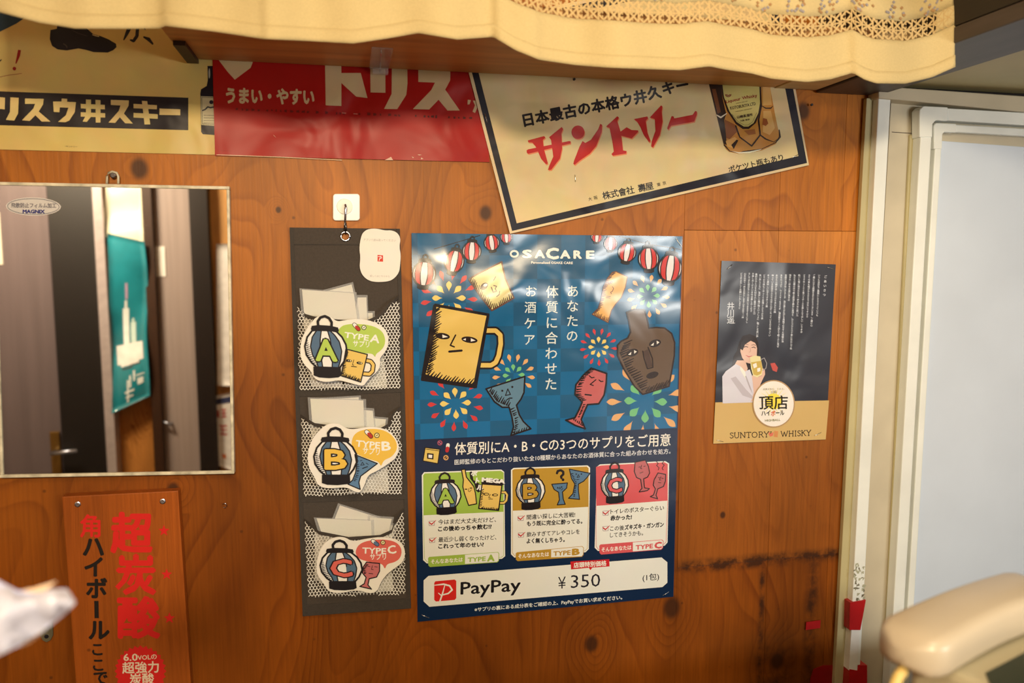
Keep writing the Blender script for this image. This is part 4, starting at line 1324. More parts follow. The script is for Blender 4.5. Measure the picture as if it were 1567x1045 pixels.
def hatch(P, c, edge, ins, n, ln, w, L, j=0.25, seed=1):
    """little strokes from along an edge polyline inwards (direction ins)"""
    r = random.Random(seed)
    seg = [math.dist(edge[i], edge[i + 1]) for i in range(len(edge) - 1)]
    tot = sum(seg)
    for k in range(n):
        t = (k + .5 + r.uniform(-.2, .2)) / n * tot
        i = 0
        while i < len(seg) - 1 and t > seg[i]:
            t -= seg[i]; i += 1
        q = min(1, t / seg[i])
        x = edge[i][0] + (edge[i + 1][0] - edge[i][0]) * q
        y = edge[i][1] + (edge[i + 1][1] - edge[i][1]) * q
        l = ln * r.uniform(1 - j, 1 + j)
        P.stroke(c, [(x, y), (x + ins[0] * l, y + ins[1] * l)], [w * 1.7, w * .6], L, cap=False)

# beer mug with a face
P.zoom(620, 460, 4.977)
YM = (218, 176, 84)
H = [(600, 228), (690, 228), (725, 262), (728, 330), (712, 420), (690, 470), (655, 492), (560, 492)]
P.stroke(BK4, H, 62, 4); P.stroke(YM, H, 34, 5)
P.poly(BK4, [(228, 22), (640, 98), (642, 112), (546, 665), (530, 668), (122, 610), (120, 596), (214, 34)], 6)
P.poly(YM, [(238, 48), (620, 116), (612, 150), (520, 634), (330, 610), (156, 560), (200, 400), (228, 180)], 7)
hatch(P, BK4, [(232, 60), (222, 200), (198, 400), (160, 560)], (.8, -.5), 26, 56, 9, 8, seed=2)
hatch(P, BK4, [(160, 570), (330, 616), (520, 640)], (.62, -.75), 16, 50, 9, 8, seed=3)
for cx, cy in ((285, 270), (490, 298)):
    P.ell(BK4, cx, cy, 62 if cx > 400 else 56, 24, 8, 8.5)
    P.poly((232, 218, 190), [(cx - 2, cy - 12), (cx + 42, cy + 6), (cx, cy + 14)] if cx < 400 else [(cx + 10, cy - 12), (cx + 46, cy + 6), (cx + 10, cy + 14)], 9)
P.poly((232, 218, 190), [(440, 296), (462, 286), (462, 304)], 9)
P.stroke(BK4, [(384, 262), (344, 340), (374, 352)], 11, 8.5)
P.stroke(BK4, [(336, 388), (430, 380)], 17, 8.5)
P.done('printed_beer_mug')
# blue goblet
BG = (92, 122, 130)
P.shape(BG, [(616, 672), (912, 577), (905, 700), (882, 750), (848, 796), (870, 870), (900, 920), (958, 976), (806, 1026), (826, 960), (812, 880), (792, 812), (740, 812), (680, 770)], BK4, 12, 4)
hatch(P, BK4, [(640, 690), (700, 770), (790, 806)], (.5, -.9), 13, 44, 8, 6, seed=4)
hatch(P, BK4, [(800, 820), (835, 900), (838, 960), (815, 1012)], (1, -.5), 11, 26, 7, 6, seed=5)
hatch(P, BK4, [(820, 1018), (950, 978)], (.3, -1), 7, 24, 7, 6, seed=6)
P.ell(BK4, 740, 686, 8, L=6); P.ell(BK4, 816, 657, 8, L=6)
P.stroke(BK4, [(782, 672), (764, 722), (802, 714)], 7, 6, closed=True)
P.stroke(BK4, [(780, 752), (796, 742), (814, 742)], 9, 6)
P.done('printed_goblet')
# square cup, top
P.zoom(620, 340, 6.532)
P.shape((214, 192, 120), [(638, 572), (700, 530), (965, 396), (1000, 560), (1088, 756), (980, 820), (866, 882), (760, 750)], (96, 62, 46), 16, 4)
hatch(P, (74, 50, 36), [(650, 580), (760, 750), (862, 870)], (.3, -1), 17, 60, 9, 6, seed=7)
hatch(P, (74, 50, 36), [(880, 872), (1075, 760)], (-.2, -1), 11, 46, 9, 6, seed=8)
P.ell((60, 40, 34), 790, 640, 44, 30, -38, 6); P.ell((226, 216, 196), 802, 628, 22, 14, -20, 7)
P.stroke((60, 40, 34), [(862, 650), (880, 700), (915, 690), (900, 665), (915, 640), (885, 632)], 10, 6)
P.stroke((60, 40, 34), [(945, 690), (940, 722), (915, 742)], 10, 6)
P.stroke((60, 40, 34), [(885, 580), (905, 545)], 9, 6)
P.done('printed_square_cup')
# orange bottle
P.zoom(830, 340, 6.53)
BR = (104, 66, 44)
P.shape((224, 164, 84), [(735, 492), (850, 545), (830, 650), (790, 750), (730, 820), (690, 880), (656, 1002), (498, 920), (560, 860), (590, 760), (610, 650), (650, 560), (700, 500)], BR, 10, 4)
hatch(P, BR, [(705, 505), (650, 570), (610, 660), (590, 770), (560, 860), (510, 915)], (1, -.3), 30, 34, 7, 6, seed=9)
hatch(P, BR, [(515, 925), (652, 992)], (.3, -1), 11, 36, 7, 6, seed=10)
for cx, cy in ((688, 598), (668, 606)):
    P.ell(BR, cx, cy, 12, 15, 0, 6); P.ell((224, 164, 84), cx, cy, 5, 7, 0, 7)
P.stroke(BR, [(700, 645), (712, 660), (700, 690), (682, 700), (690, 716)], 7, 6)
P.stroke(BR, [(640, 738), (680, 742)], 6, 6); P.stroke(BR, [(638, 752), (678, 758)], 6, 6)
P.done('printed_bottle')
# brown jar with a face
P.zoom(830, 460, 4.978)
JB, JD = (98, 76, 56), (44, 32, 28)
P.shape(JB, [(642, 90), (700, 66), (778, 70), (800, 150), (812, 210), (870, 204), (930, 208), (985, 250), (1008, 320), (1005, 420), (965, 652), (765, 714), (700, 650), (620, 520), (574, 420), (572, 340), (600, 310), (650, 285), (672, 240), (660, 160)], JD, 12, 4)
hatch(P, JD, [(625, 320), (590, 400), (640, 520), (760, 690)], (1, -.45), 22, 62, 8, 6, seed=11)
hatch(P, JD, [(780, 700), (950, 650)], (.5, -.8), 9, 56, 8, 6, seed=12)
for cx, cy in ((686, 396), (858, 325)):
    P.ell(JD, cx, cy, 46, 28, -18, 6)
    P.poly((222, 208, 180), [(cx - 34, cy + 16), (cx - 8, cy - 6), (cx - 12, cy + 18)], 7)
    P.poly((222, 208, 180), [(cx + 12, cy - 20), (cx + 34, cy - 8), (cx + 14, cy + 8)], 7)
P.stroke(JD, [(765, 385), (775, 440), (800, 518), (842, 508), (838, 440), (805, 355)], 9, 6)
P.poly((78, 58, 46), [(770, 385), (800, 510), (838, 500), (806, 370)], 5.5)
P.ell(JD, 838, 567, 48, 24, -18, 6)
P.done('printed_jar')
# wine glass with a face
PK = (188, 92, 84)
P.shape(PK, [(372, 514), (490, 555), (486, 630), (470, 720), (430, 785), (344, 792), (318, 850), (296, 905), (326, 976), (250, 950), (178, 910), (248, 892), (280, 830), (304, 772), (248, 715), (256, 640), (310, 570)], BK4, 13, 4)
hatch(P, BK4, [(365, 525), (300, 590), (262, 660), (256, 720), (310, 765)], (1, -.1), 17, 34, 8, 6, seed=13)
hatch(P, BK4, [(312, 790), (270, 890)], (1, -.2), 8, 18, 7, 6, seed=14)
hatch(P, BK4, [(230, 905), (310, 960)], (.3, -1), 6, 22, 7, 6, seed=15)
P.stroke(BK4, [(358, 572), (375, 588), (394, 584)], 8, 6); P.stroke(BK4, [(432, 604), (446, 616), (462, 614)], 8, 6)
P.stroke(BK4, [(408, 602), (364, 638), (388, 646)], 8, 6); P.stroke(BK4, [(326, 715), (372, 720)], 11, 6)
P.done('printed_wine_glass')

# headings
P.zoom()
TW = (226, 216, 200)
P.stroke(TW, [(787 + 5.6 * math.cos(k * math.pi / 10), 388.4 + 4.5 * math.sin(k * math.pi / 10)) for k in range(20)], 3.0, 4, closed=True, cap=False)
for ch, x0, x1, h in (('S', 800.5, 812.5, 1), ('A', 819, 833, 1), ('C', 836.5, 854, 1.36), ('A', 858, 872, 1), ('R', 878.5, 889.5, 1), ('E', 898, 908.5, 1)):
    yy = 394 + (x0 - 781) * .012
    P.text(TW, ch, x0, yy + (1 if h > 1 else 0), x1, yy + (1 if h > 1 else 0), 16.6 * h, .05, 4)
P.text(TW, 'Personalized OSAKE CARE', 813, 403.3, 876.5, 404, 5, .03, 4)
TT = (214, 212, 206)
P.vtext(TT, 'あなたの', 876.5, 445.5, 875.5, 513.5, 19.5, .008, 4)
P.vtext(TT, '体質に合わせた', 845, 446.5, 843, 587.5, 20, .008, 4)
P.vtext(TT, 'お酒ケア', 812.5, 445.5, 810, 519.5, 19, .008, 4)
up = (.018, -1)
P.text((232, 224, 210), '体質別にA・B・Cの3つのサプリをご用意', 696, 694.5, 1026, 680.5, 20.5, .008, 4, up)
P.text((214, 206, 194), '医師監修のもとこだわり抜いた全10種類からあなたのお酒体質に合った組み合わせを処方。', 695.5, 710.5, 1026, 693.5, 8.6, .012, 4, up)
P.done('lettering')
# sachet and pills
P.zoom(630, 650, 4.752)
P.shape((214, 176, 84), [(98, 165), (205, 178), (190, 282), (82, 262)], BK4, 7, 4)
P.stroke(BK4, [(104, 176), (202, 190)], 4, 6); P.poly(BK4, [(112, 205), (160, 210), (158, 252), (112, 246)], 6); P.poly((228, 214, 190), [(122, 216), (150, 219), (148, 242), (122, 239)], 7)
P.ell((150, 70, 84), 205, 131, 19, L=4); P.ell((15, 35, 58), 205, 131, 10, L=5); P.stroke((190, 110, 120), [(196, 124), (214, 138)], 5, 6)
P.stroke((226, 214, 196), [(264, 146), (262, 160)], 26, 4); P.stroke((180, 40, 40), [(261, 170), (257, 188)], 26, 4.5)
P.ell((206, 150, 84), 249, 239, 19, L=4); P.ell((40, 36, 36), 249, 239, 11, L=5); P.stroke((206, 150, 84), [(243, 246), (256, 232)], 4, 6)
P.done('printed_sachet')

# ---- blue paper lantern with a letter, used on the poster and the three cut-outs
BLN, WHT = (80, 100, 112), (228, 214, 192)
def big_lantern(P, c, e1, e2, ltr, lc, L, sc=1.0):
    """c: body centre, e1/e2: right/down vectors for one body half-width / half-height (page units)"""
    T = lambda x, y: (c[0] + e1[0] * x + e2[0] * y, c[1] + e1[1] * x + e2[1] * y)
    w = math.hypot(*e1)
    K = BK4
    body = [(-.62, -.98), (-.9, -.6), (-1.04, -.1), (-.98, .35), (-.75, .75), (-.5, 1.0), (.62, 1.0), (.85, .65), (1.02, .2), (.98, -.25), (.8, -.65), (.5, -.98)]
    P.poly(WHT, [T(*p) for p in body], L)
    P.poly(BLN, [T(-.42, -.98), T(-.66, -.6), (T(-.76, -.1)), T(-.68, .35), T(-.5, .7), T(-.42, 1.0), T(.56, 1.0), T(.68, .6), T(.76, .1), T(.66, -.4), T(.44, -.75), T(.22, -.98)], L + 1)
    P.poly(WHT, [T(-.2, -.98), T(-.26, -.5), T(-.2, 1.0), T(.26, 1.0), T(.22, -.5), T(.1, -.98)], L + 2)
    for a in ([(-.42, -.98), (-.66, -.6), (-.76, -.1), (-.68, .35), (-.5, .7), (-.42, 1.0)], [(.22, -.98), (.44, -.75), (.66, -.4), (.76, .1), (.68, .6), (.56, 1.0)],
              [(-.2, -.98), (-.27, -.5), (-.3, 0)], [(.1, -.98), (.22, -.5), (.26, 0)], [(-.26, .4), (-.2, 1.0)], [(.3, .4), (.26, 1.0)]):
        P.stroke(K, [T(*p) for p in a], w * .06, L + 3, cap=False)
    P.stroke(K, [T(*p) for p in body], w * .09, L + 3, closed=True)
    r = random.Random(3)
    for k in range(13):
        q = k / 12
        x = -1.0 + .06 * math.sin(q * 3) + max(0, q - .55) * .75
        y = -.35 + q * 1.25
        P.stroke(K, [T(x, y), T(x + .13 + .1 * q, y + .02 - .06)], [w * .06, w * .02], L + 3, cap=False)
    # letter
    vs, fs = glyphs(ltr)
    xa, xb = min(v[0] for v in vs), max(v[0] for v in vs)
    hh = max(v[1] for v in vs)
    def put(col_, b, LL):
        for k in range(9):
            ox, oy = (b * math.cos(k * math.pi / 4), b * math.sin(k * math.pi / 4)) if k < 8 else (0, 0)
            P.add([T(((x - (xa + xb) / 2) / (xb - xa)) * .98 + ox, -(y - hh / 2) / hh * 1.08 + .08 + oy) for x, y in vs], fs, col_, LL)
    put(K, .13, L + 4)
    put(lc, .05, L + 5)
    # caps
    P.poly(K, [T(-.72, -1.02), T(-.66, -1.2), T(-.3, -1.26), T(.25, -1.24), T(.62, -1.16), T(.66, -1.0), T(.6, -.88), T(.2, -.96), T(-.3, -.97), T(-.6, -.9)], L + 6)
    P.poly(K, [T(-.66, .96), T(-.3, 1.04), T(.3, 1.04), T(.68, .94), T(.7, 1.4), T(.55, 1.5), T(.1, 1.56), T(-.4, 1.54), T(-.66, 1.44)], L + 6)
    P.stroke(K, [T(-.34, -1.15), T(-.36, -1.45), T(-.22, -1.66), T(0, -1.74), T(.2, -1.64), T(.32, -1.42), T(.3, -1.15)], w * .13, L + 6)

# ---- three type panels
GRA, GRB, GRC = (150, 172, 62), (178, 132, 40), (206, 82, 78)
PAN = [([(645.5, 727), (649, 722.5), (767, 718.5), (771.5, 722), (773, 851), (768, 855), (653, 862), (647.5, 857)], (788.5, 783), GRA, 'A', (682, 757.5)),
       ([(782, 719), (786, 716), (899, 712), (903, 715.5), (901, 840), (896, 845), (787, 853), (782, 848)], (781.5, 775.5), GRB, 'B', (812, 750)),
       ([(913.5, 714), (918, 710.5), (1018, 705.5), (1024, 709), (1021.5, 830), (1017, 835), (915, 843), (910, 838)], (774, 766), GRC, 'C', (941, 741))]
PW = (226, 216, 198)
for outl, (ya, yb2), gc, ltr, cc in PAN:
    P.zoom()
    P.poly(PW, outl, 4)
    xs_ = [p[0] for p in outl]
    x0, x1 = min(xs_), max(xs_)
    P.poly(gc, [(x0 + 2, outl[0][1] + .5), (outl[1][0] + 1, outl[1][1] + 1.8), (outl[2][0] - 1, outl[2][1] + 1.8), (x1 - 2.2, outl[3][1] + 1), (x1 - 2.2, yb2), (x0 + 2.4, ya)], 5)
    dxb = (outl[7][0] - outl[0][0])
    P.stroke(gc, [(x0 + 2.2, ya), (outl[7][0] + 2.2, outl[7][1] - 2), (outl[6][0] + 1, outl[6][1] - 2.2), (outl[5][0] - 1, outl[5][1] - 2.2), (outl[4][0] - 2.2, outl[4][1] - 1), (x1 - 2.2, yb2)], .6, 5, cap=False)
    P.done('printed_panel')
    e1 = {'A': (22.8, -1.5), 'B': (21.5, -1.6), 'C': (20.5, -1.6)}[ltr]
    e2 = {'A': (.8, 19.5), 'B': (.2, 19.5), 'C': (0, 19)}[ltr]
    big_lantern(P, cc, e1, e2, ltr, gc, 6)
    P.done('printed_lantern')
T1 = (30, 26, 26)
RDC = (190, 30, 40)
def line(t, x0, y0, x1, y1, b=.015):
    P.text(T1, t, x0, y0, x1, y1, 8.3, b, 5, (.03, -1))
line('今はまだ大丈夫だけど、', 670.5, 802, 759, 798)
line('この後めっちゃ飲む!?', 670.5, 812.5, 752, 808.5, .045)
line('最近少し弱くなったけど、', 671, 829, 759.5, 825)
line('これって年のせい?', 671, 839, 740, 836, .04)
line('間違い探しに大苦戦!', 806, 794.5, 880, 790.5)
line('もう既に完全に酔ってる。', 806.3, 804.5, 891, 800.5, .035)
line('飲みすぎてアレやコレを', 806, 821, 887, 816.5)
line('よく無くしちゃう。', 806, 831, 864, 828.5, .04)
line('トイレのポスターぐらい', 934.3, 786, 1016, 780)
line('赤かった!', 934.3, 796, 966.5, 794, .045)
line('この後', 933.6, 812, 955, 810.5)
line('ズキズキ・ガンガン', 956, 810.3, 1015.5, 805.5, .045)
line('してきそうかも。', 933.5, 822, 984, 818.5)
P.done('lettering')
for x, y in ((661, 800.5), (661.5, 826.5), (797, 793), (797.5, 818.5), (927, 785), (927, 808.5)):
    P.stroke((150, 120, 116), [(x - 4.6, y - 3), (x + 3.6, y - 3.4), (x + 3.8, y + 3.4), (x - 4.2, y + 3.8)], .7, 5, closed=True, cap=False)
    P.stroke(RDC, [(x - 4.2, y - 1.2), (x - .6, y + 1.8), (x + 6, y - 4.2)], [1.6, 1.8, .8], 6)
P.done('printed_ticks')
for q, sp_x, gc, ltr, (a, b_), (c2, d_) in (
    ([(657, 852), (762, 844.5), (764, 847), (763.5, 858), (761, 860.5), (658, 867.5), (655.5, 865), (655, 854)], 711.6, GRA, 'A', ((659.5, 862.5), (708, 859)), ((716, 860), (743, 858))),
    ([(791, 845), (891, 835.5), (893.5, 838), (893, 849), (890.5, 852), (792, 858.5), (789.5, 856), (789, 847)], 843.5, GRB, 'B', ((793, 854), (840, 850.5)), ((847, 850.5), (873, 848.5))),
    ([(919, 833), (1013, 825.5), (1015.5, 828), (1014.5, 838.5), (1012, 841), (920, 848.5), (917.5, 846), (917, 835)], 968.5, GRC, 'C', ((920.5, 844), (966, 840.2)), ((973, 841), (999, 838.5)))):
    P.poly(gc, q, 5)
    s_ = (q[1][1] - q[0][1]) / (q[1][0] - q[0][0])
    yt = q[0][1] + (sp_x - q[0][0]) * s_; ybt = q[5][1] + (sp_x - q[5][0]) * s_
    P.poly(PW, [(sp_x, yt + .8), (q[1][0] - .6, q[1][1] + .8), (q[2][0] - .9, q[2][1] + .4), (q[3][0] - .9, q[3][1] - .5), (q[4][0] - .5, q[4][1] - .9), (sp_x, ybt - .9)], 6)
    P.text((236, 226, 200), 'そんなあなたは', a[0], a[1], b_[0], b_[1], 7.6, .025, 6, (.02, -1))
    P.text(gc, 'TYPE', c2[0], c2[1], d_[0], d_[1], 9.5, .035, 7, (.02, -1))
    P.text(gc, ltr, d_[0] + 3.2, d_[1] + .6, d_[0] + 13, d_[1] - .2, 13, .06, 7, (.02, -1))
P.done('printed_tags')
# figures on the panels
P.zoom(630, 650, 4.752)
P.shape(YM, [(362, 326), (388, 322), (398, 380), (430, 420), (452, 450), (464, 500), (472, 574), (414, 586), (384, 500), (372, 450), (376, 400)], BK4, 8, 6)
for x, y, w in ((395, 468, 10), (432, 460, 10)):
    P.ell(BK4, x, y, w, 4, L=8)
P.stroke(BK4, [(416, 462), (412, 482), (422, 486), (436, 470)], 3, 8)
P.poly(BK4, [(420, 345), (440, 335), (448, 400), (510, 440), (505, 480), (485, 492), (468, 480), (455, 430), (425, 390)], 6)
for ch, x, y in (('ボ', 455, 352), ('ト', 476, 405), ('ル', 496, 456)):
    P.char((226, 214, 190), ch, x, y, 46, .06, 9, rot=12)
H2 = [(655, 490), (680, 490), (694, 510), (688, 550), (670, 568), (645, 568)]
P.stroke(BK4, H2, 24, 6); P.stroke(YM, H2, 13, 7)
P.poly(BK4, [(512, 400), (520, 384), (660, 400), (675, 432), (660, 440), (505, 425)], 8)
P.shape(YM, [(512, 430), (656, 440), (632, 622), (488, 608)], BK4, 9, 8)
P.text((226, 214, 190), 'MEGA', 512, 412, 674, 426, 40, .07, 11)
for x, y in ((542, 504), (606, 510)):
    P.ell(BK4, x, y, 22, 10, L=10); P.ell(YM, x + 2, y, 14, 5, L=11)
P.stroke(BK4, [(572, 505), (560, 528), (574, 532)], 4, 10); P.stroke(BK4, [(560, 540), (588, 540)], 4, 10)
hatch(P, BK4, [(512, 470), (498, 600)], (1, -.6), 9, 14, 5, 10, seed=21); hatch(P, BK4, [(500, 606), (630, 618)], (.5, -.9), 11, 14, 5, 10, seed=22)
P.done('printed_beer_mug')
P.zoom(830, 650, 4.75)
def goblet(P, pts, face, L=6):
    P.shape((84, 112, 128), pts, BK4, 6, L)
P.shape((84, 112, 128), [(196, 322), (346, 352), (330, 376), (300, 410), (262, 430), (262, 480), (270, 542), (190, 534), (222, 500), (236, 430), (212, 390)], BK4, 7, 6)
P.shape((84, 112, 128), [(68, 432), (182, 422), (176, 460), (146, 488), (152, 540), (166, 578), (108, 582), (124, 545), (118, 490), (86, 470)], BK4, 7, 6)
for x, y in ((246, 358), (284, 358), (112, 458), (140, 452)):
    P.ell(BK4, x, y, 5, L=8)
P.stroke(BK4, [(262, 362), (252, 382), (270, 380)], 4, 8, closed=True); P.stroke(BK4, [(248, 398), (266, 396)], 4, 8)
P.stroke(BK4, [(126, 452), (122, 466), (134, 464)], 3, 8, closed=True); P.stroke(BK4, [(136, 474), (150, 462)], 4, 8)
hatch(P, BK4, [(205, 350), (240, 425), (225, 525)], (1, -.3), 14, 14, 5, 8, seed=23)
P.stroke(BK4, [(106, 352), (112, 336), (134, 330), (152, 342), (152, 360), (136, 374), (138, 386)], 17, 6); P.ell(BK4, 150, 399, 10, L=6)
P.done('printed_goblets')
P.shape((180, 90, 84), [(674, 272), (748, 256), (770, 300), (780, 350), (764, 380), (736, 392), (742, 458), (778, 464), (762, 478), (704, 488), (712, 474), (724, 462), (714, 396), (684, 382), (668, 340)], BK4, 7, 6)
P.shape((180, 90, 84), [(840, 350), (896, 360), (894, 410), (880, 448), (838, 466), (826, 512), (838, 538), (784, 522), (808, 510), (822, 466), (806, 438), (812, 400)], BK4, 7, 6)
P.stroke(BK4, [(700, 308), (712, 304)], 4, 8); P.stroke(BK4, [(736, 302), (748, 300)], 4, 8); P.stroke(BK4, [(722, 292), (714, 318), (724, 318)], 4, 8); P.stroke(BK4, [(708, 352), (732, 342)], 4, 8)
P.stroke(BK4, [(842, 384), (852, 384)], 4, 8); P.stroke(BK4, [(868, 388), (880, 390)], 4, 8); P.stroke(BK4, [(862, 376), (850, 400), (860, 402)], 4, 8); P.stroke(BK4, [(842, 418), (862, 422)], 4, 8)
P.stroke(BK4, [(826, 264), (842, 280), (830, 296), (848, 312), (842, 328)], 5, 6); P.stroke(BK4, [(884, 262), (870, 280), (886, 292), (870, 314), (878, 328)], 5, 6)
P.done('printed_wine_glasses')
# price strip
P.zoom(620, 840, 3.644)
P.poly((226, 216, 202), [(103, 175), (130, 150), (1430, 47), (1462, 74), (1462, 188), (1435, 212), (135, 322), (103, 292)], 4)
P.done('price_strip')
LR = (206, 38, 30)
P.poly(LR, [(162, 190), (168, 180), (276, 170), (285, 178), (285, 274), (276, 284), (172, 293), (162, 284)], 5)
P.stroke((228, 216, 204), [(164, 202), (215, 196), (248, 205), (262, 228), (240, 248), (200, 258), (186, 246)], [4, 9, 9, 9, 8, 6, 4], 6)
P.stroke((228, 216, 204), [(222, 198), (208, 250), (194, 290)], [4, 8, 8], 6)
P.done('printed_logo')
P.text((30, 26, 26), 'PayPay', 310, 253, 642, 232, 98, .018, 5, (.02, -1))
P.text((40, 36, 40), '¥', 853, 222, 896, 219, 92, .0, 5, (.0, -1))
P.text((40, 36, 40), '350', 924, 218, 1088, 208, 104, .0, 5, (.0, -1))
P.text((40, 36, 40), '(1包)', 1324, 176, 1416, 168, 42, .01, 5, (.0, -1))
P.poly((196, 34, 36), [(922, 70), (1138, 57), (1140, 97), (1044, 104), (1033, 118), (1024, 105), (925, 114)], 5)
P.text((232, 220, 200), '店頭特別価格', 940, 103, 1122, 91, 32, .025, 6, (.02, -1))
P.text((220, 212, 200), '※サプリの裏にある成分表をご確認の上、PayPayでお買い求めください。', 387, 348, 1210, 279, 25, .02, 4, (.02, -1))
P.done('lettering')
P.zoom(830, 340, 6.53)
P.stroke((226, 226, 226), [(1335, 155), (1348, 185), (1395, 245)], [2, 4, 2], 9)
P.done('corner_crease')
staple(bp_, 645.5, 940.5, 656.5, 945.5, .0034, SIL)
staple(bp_, 1014.5, 911, 1023.5, 905.5, .0034, SIL)
staple(bp_, 1036, 366, 1041, 376, .0034, SIL)

# ================================================================== HANGING POCKET ORGANISER
from mathutils.geometry import delaunay_2d_cdt
og = thing('hanging_organiser', 'dark grey three-pocket wall organiser hanging from a white hook', 'organiser', W(545, 940, .004))
GREY = simple('grey_nonwoven_fabric', (68, 57, 45), .8, noise=.08, scale=300, bump=.25, bscale=900, spec=.25)
GREY2 = simple('grey_binding', (58, 49, 39), .7, noise=.08, scale=200, bump=.2, bscale=700, spec=.3)
hole = [(528.5 + 5.6 * math.cos(a), 361.5 + 5.6 * math.sin(a)) for a in [-math.pi / 2 - k * math.pi / 8 for k in range(17)]]
pan = [(443, 348), (528.4, 349)] + hole[:-1] + [(528.6, 355.9), (528.6, 349), (612, 350), (629, 931), (463, 943)]
plate('back_panel', pan, .0065, .0035, GREY, og)
def RZ(x, y):
    return 430 + x / 3.0735, 280 + y / 3.0735
def Z8(x, y):
    return 440 + x / 5.5, 430 + y / 5.5
def Z7(x, y):
    return 430 + x / 2.903, 590 + y / 2.903
for a in ([(443, 348), (449, 348), (470, 942), (463, 943)], [(606.5, 350), (612, 350), (629, 931), (622.5, 931.5)], [(449, 373), (607, 373.5), (607, 375), (449, 374.5)],
          [(457, 597), (619, 590.5), (619.5, 600), (457.5, 607)], [(460, 760), (623, 755), (623.5, 764), (460.4, 769)], [(463, 926), (628.5, 915), (629, 931), (463, 943)]):
    kb = globals().get('kb', 0) + 1
    plate('binding_strip', a, .0076 + .0003 * (kb > 2), .0011, GREY2, og, b=.0002)
# eyelet
c = W(528.5, 361.5, .0078)
tube('eyelet', [c + Vector((.0065 * math.cos(a), 0, .0065 * math.sin(a))) for a in [2 * math.pi * k / 24 for k in range(24)]], .0014, STEEL, og, n=8, closed=True)

NET = simple('white_netting', (232, 226, 208), .6, noise=.05)
def inside(pt, poly):
    x, y = pt; r = False
    for i in range(len(poly)):
        x0, y0 = poly[i]; x1, y1 = poly[i - 1]
        if (y0 > y) != (y1 > y) and x < (x1 - x0) * (y - y0) / (y1 - y0) + x0:
            r = not r
    return r
def net(poly, rot_, seed):
    xs_ = [p[0] for p in poly]; ys_ = [p[1] for p in poly]
    x0, x1, y0, y1 = min(xs_), max(xs_), min(ys_), max(ys_)
    px_, py_ = 5.1, 4.4
    vs, fs = [], []
    def dep(x, y):
        u = (x - x0) / (x1 - x0); v = (y - y0) / (y1 - y0)
        return .010 + .016 * max(0, math.sin(math.pi * min(1, max(0, u)))) ** .6 * (.45 + .55 * (1 - v)) + .0015 * math.sin(x * .21 + seed) * math.sin(y * .17)
    def warp(x, y):
        return x + 1.6 * math.sin(y * .06 + seed), y + 1.4 * math.sin(x * .07 + seed * 2)
    def seg(a, b):
        a = warp(*a); b = warp(*b)
        m = ((a[0] + b[0]) / 2, (a[1] + b[1]) / 2)
        if not inside(m, poly):
            return
        dx, dy = b[0] - a[0], b[1] - a[1]
        l = math.hypot(dx, dy); h = .48
        ex, ey = dx / l * .3, dy / l * .3
        nx_, ny_ = -dy / l * h, dx / l * h
        k = len(vs)
        for (x, y) in ((a[0] - ex + nx_, a[1] - ey + ny_), (b[0] + ex + nx_, b[1] + ey + ny_), (b[0] + ex - nx_, b[1] + ey - ny_), (a[0] - ex - nx_, a[1] - ey - ny_)):
            vs.append(W(x, y, dep(x, y)))
        fs.append((k, k + 1, k + 2, k + 3))
    j = 0
    y = y0 - 8
    while y < y1 + 8:
        x = x0 - 8 + (px_ / 2 if j % 2 else 0)
        while x < x1 + 8:
            a = (x, y); b = (x, y + py_ * .42)
            seg(a, b)
            seg(b, (x + px_ / 2, y + py_)); seg(b, (x - px_ / 2, y + py_))
            x += px_
        y += py_; j += 1
    return vs, fs
POCK = [
 ([Z8(*p) for p in ((85, 205), (150, 285), (250, 318), (350, 330), (560, 345), (660, 345), (760, 305), (820, 262), (860, 205), (905, 178), (940, 180), (946, 905), (102, 918))],
  [Z8(*p) for p in ((85, 200), (150, 276), (250, 306), (350, 318), (560, 332), (660, 332), (755, 292), (815, 245), (850, 190), (900, 150), (935, 120))], 'top'),
 ([Z7(*p) for p in ((90, 135), (120, 155), (150, 172), (300, 196), (440, 196), (490, 170), (500, 130), (530, 105), (536, 478), (103, 490))],
  [Z7(*p) for p in ((88, 128), (118, 148), (150, 166), (300, 188), (440, 189), (484, 165), (495, 125), (530, 90))], 'middle'),
 ([Z7(*p) for p in ((105, 600), (135, 620), (170, 655), (300, 680), (440, 672), (500, 645), (520, 590), (545, 560), (552, 925), (122, 938))],
  [Z7(*p) for p in ((103, 590), (132, 612), (168, 646), (300, 672), (440, 663), (492, 640), (510, 585), (545, 545))], 'bottom')]
WCARD = M((222, 206, 172), 'matte')
SLV = simple('clear_sleeve', (205, 195, 175), .12, noise=.02, alpha=.22, spec=.9)
CARDS = {
 'top': [([Z8(320, 88), Z8(540, 28), Z8(600, 300), Z8(380, 330)], .0125), ([Z8(590, 138), Z8(664, 138), Z8(672, 345), Z8(560, 345)], .0138), ([Z8(640, 270), Z8(716, 268), Z8(718, 340), Z8(640, 345)], .0112), ([Z8(122, 72), Z8(558, 104), Z8(590, 345), Z8(140, 285)], .0155)],
 'middle': [([Z7(180, 62), Z7(345, 52), Z7(352, 200), Z7(190, 200)], .0125), ([Z7(365, 108), Z7(408, 112), Z7(416, 200), Z7(360, 200)], .0135), ([Z7(410, 145), Z7(466, 150), Z7(460, 200), Z7(405, 200)], .0112), ([Z7(130, 58), Z7(366, 66), Z7(370, 205), Z7(140, 178)], .0155)],
 'bottom': [([Z7(262, 532), Z7(430, 586), Z7(400, 690), Z7(220, 640)], .0125), ([Z7(395, 586), Z7(492, 592), Z7(470, 690), Z7(390, 690)], .0138), ([Z7(440, 615), Z7(506, 622), Z7(490, 690), Z7(440, 690)], .0112), ([Z7(158, 590), Z7(400, 600), Z7(404, 690), Z7(180, 655)], .0155)]}
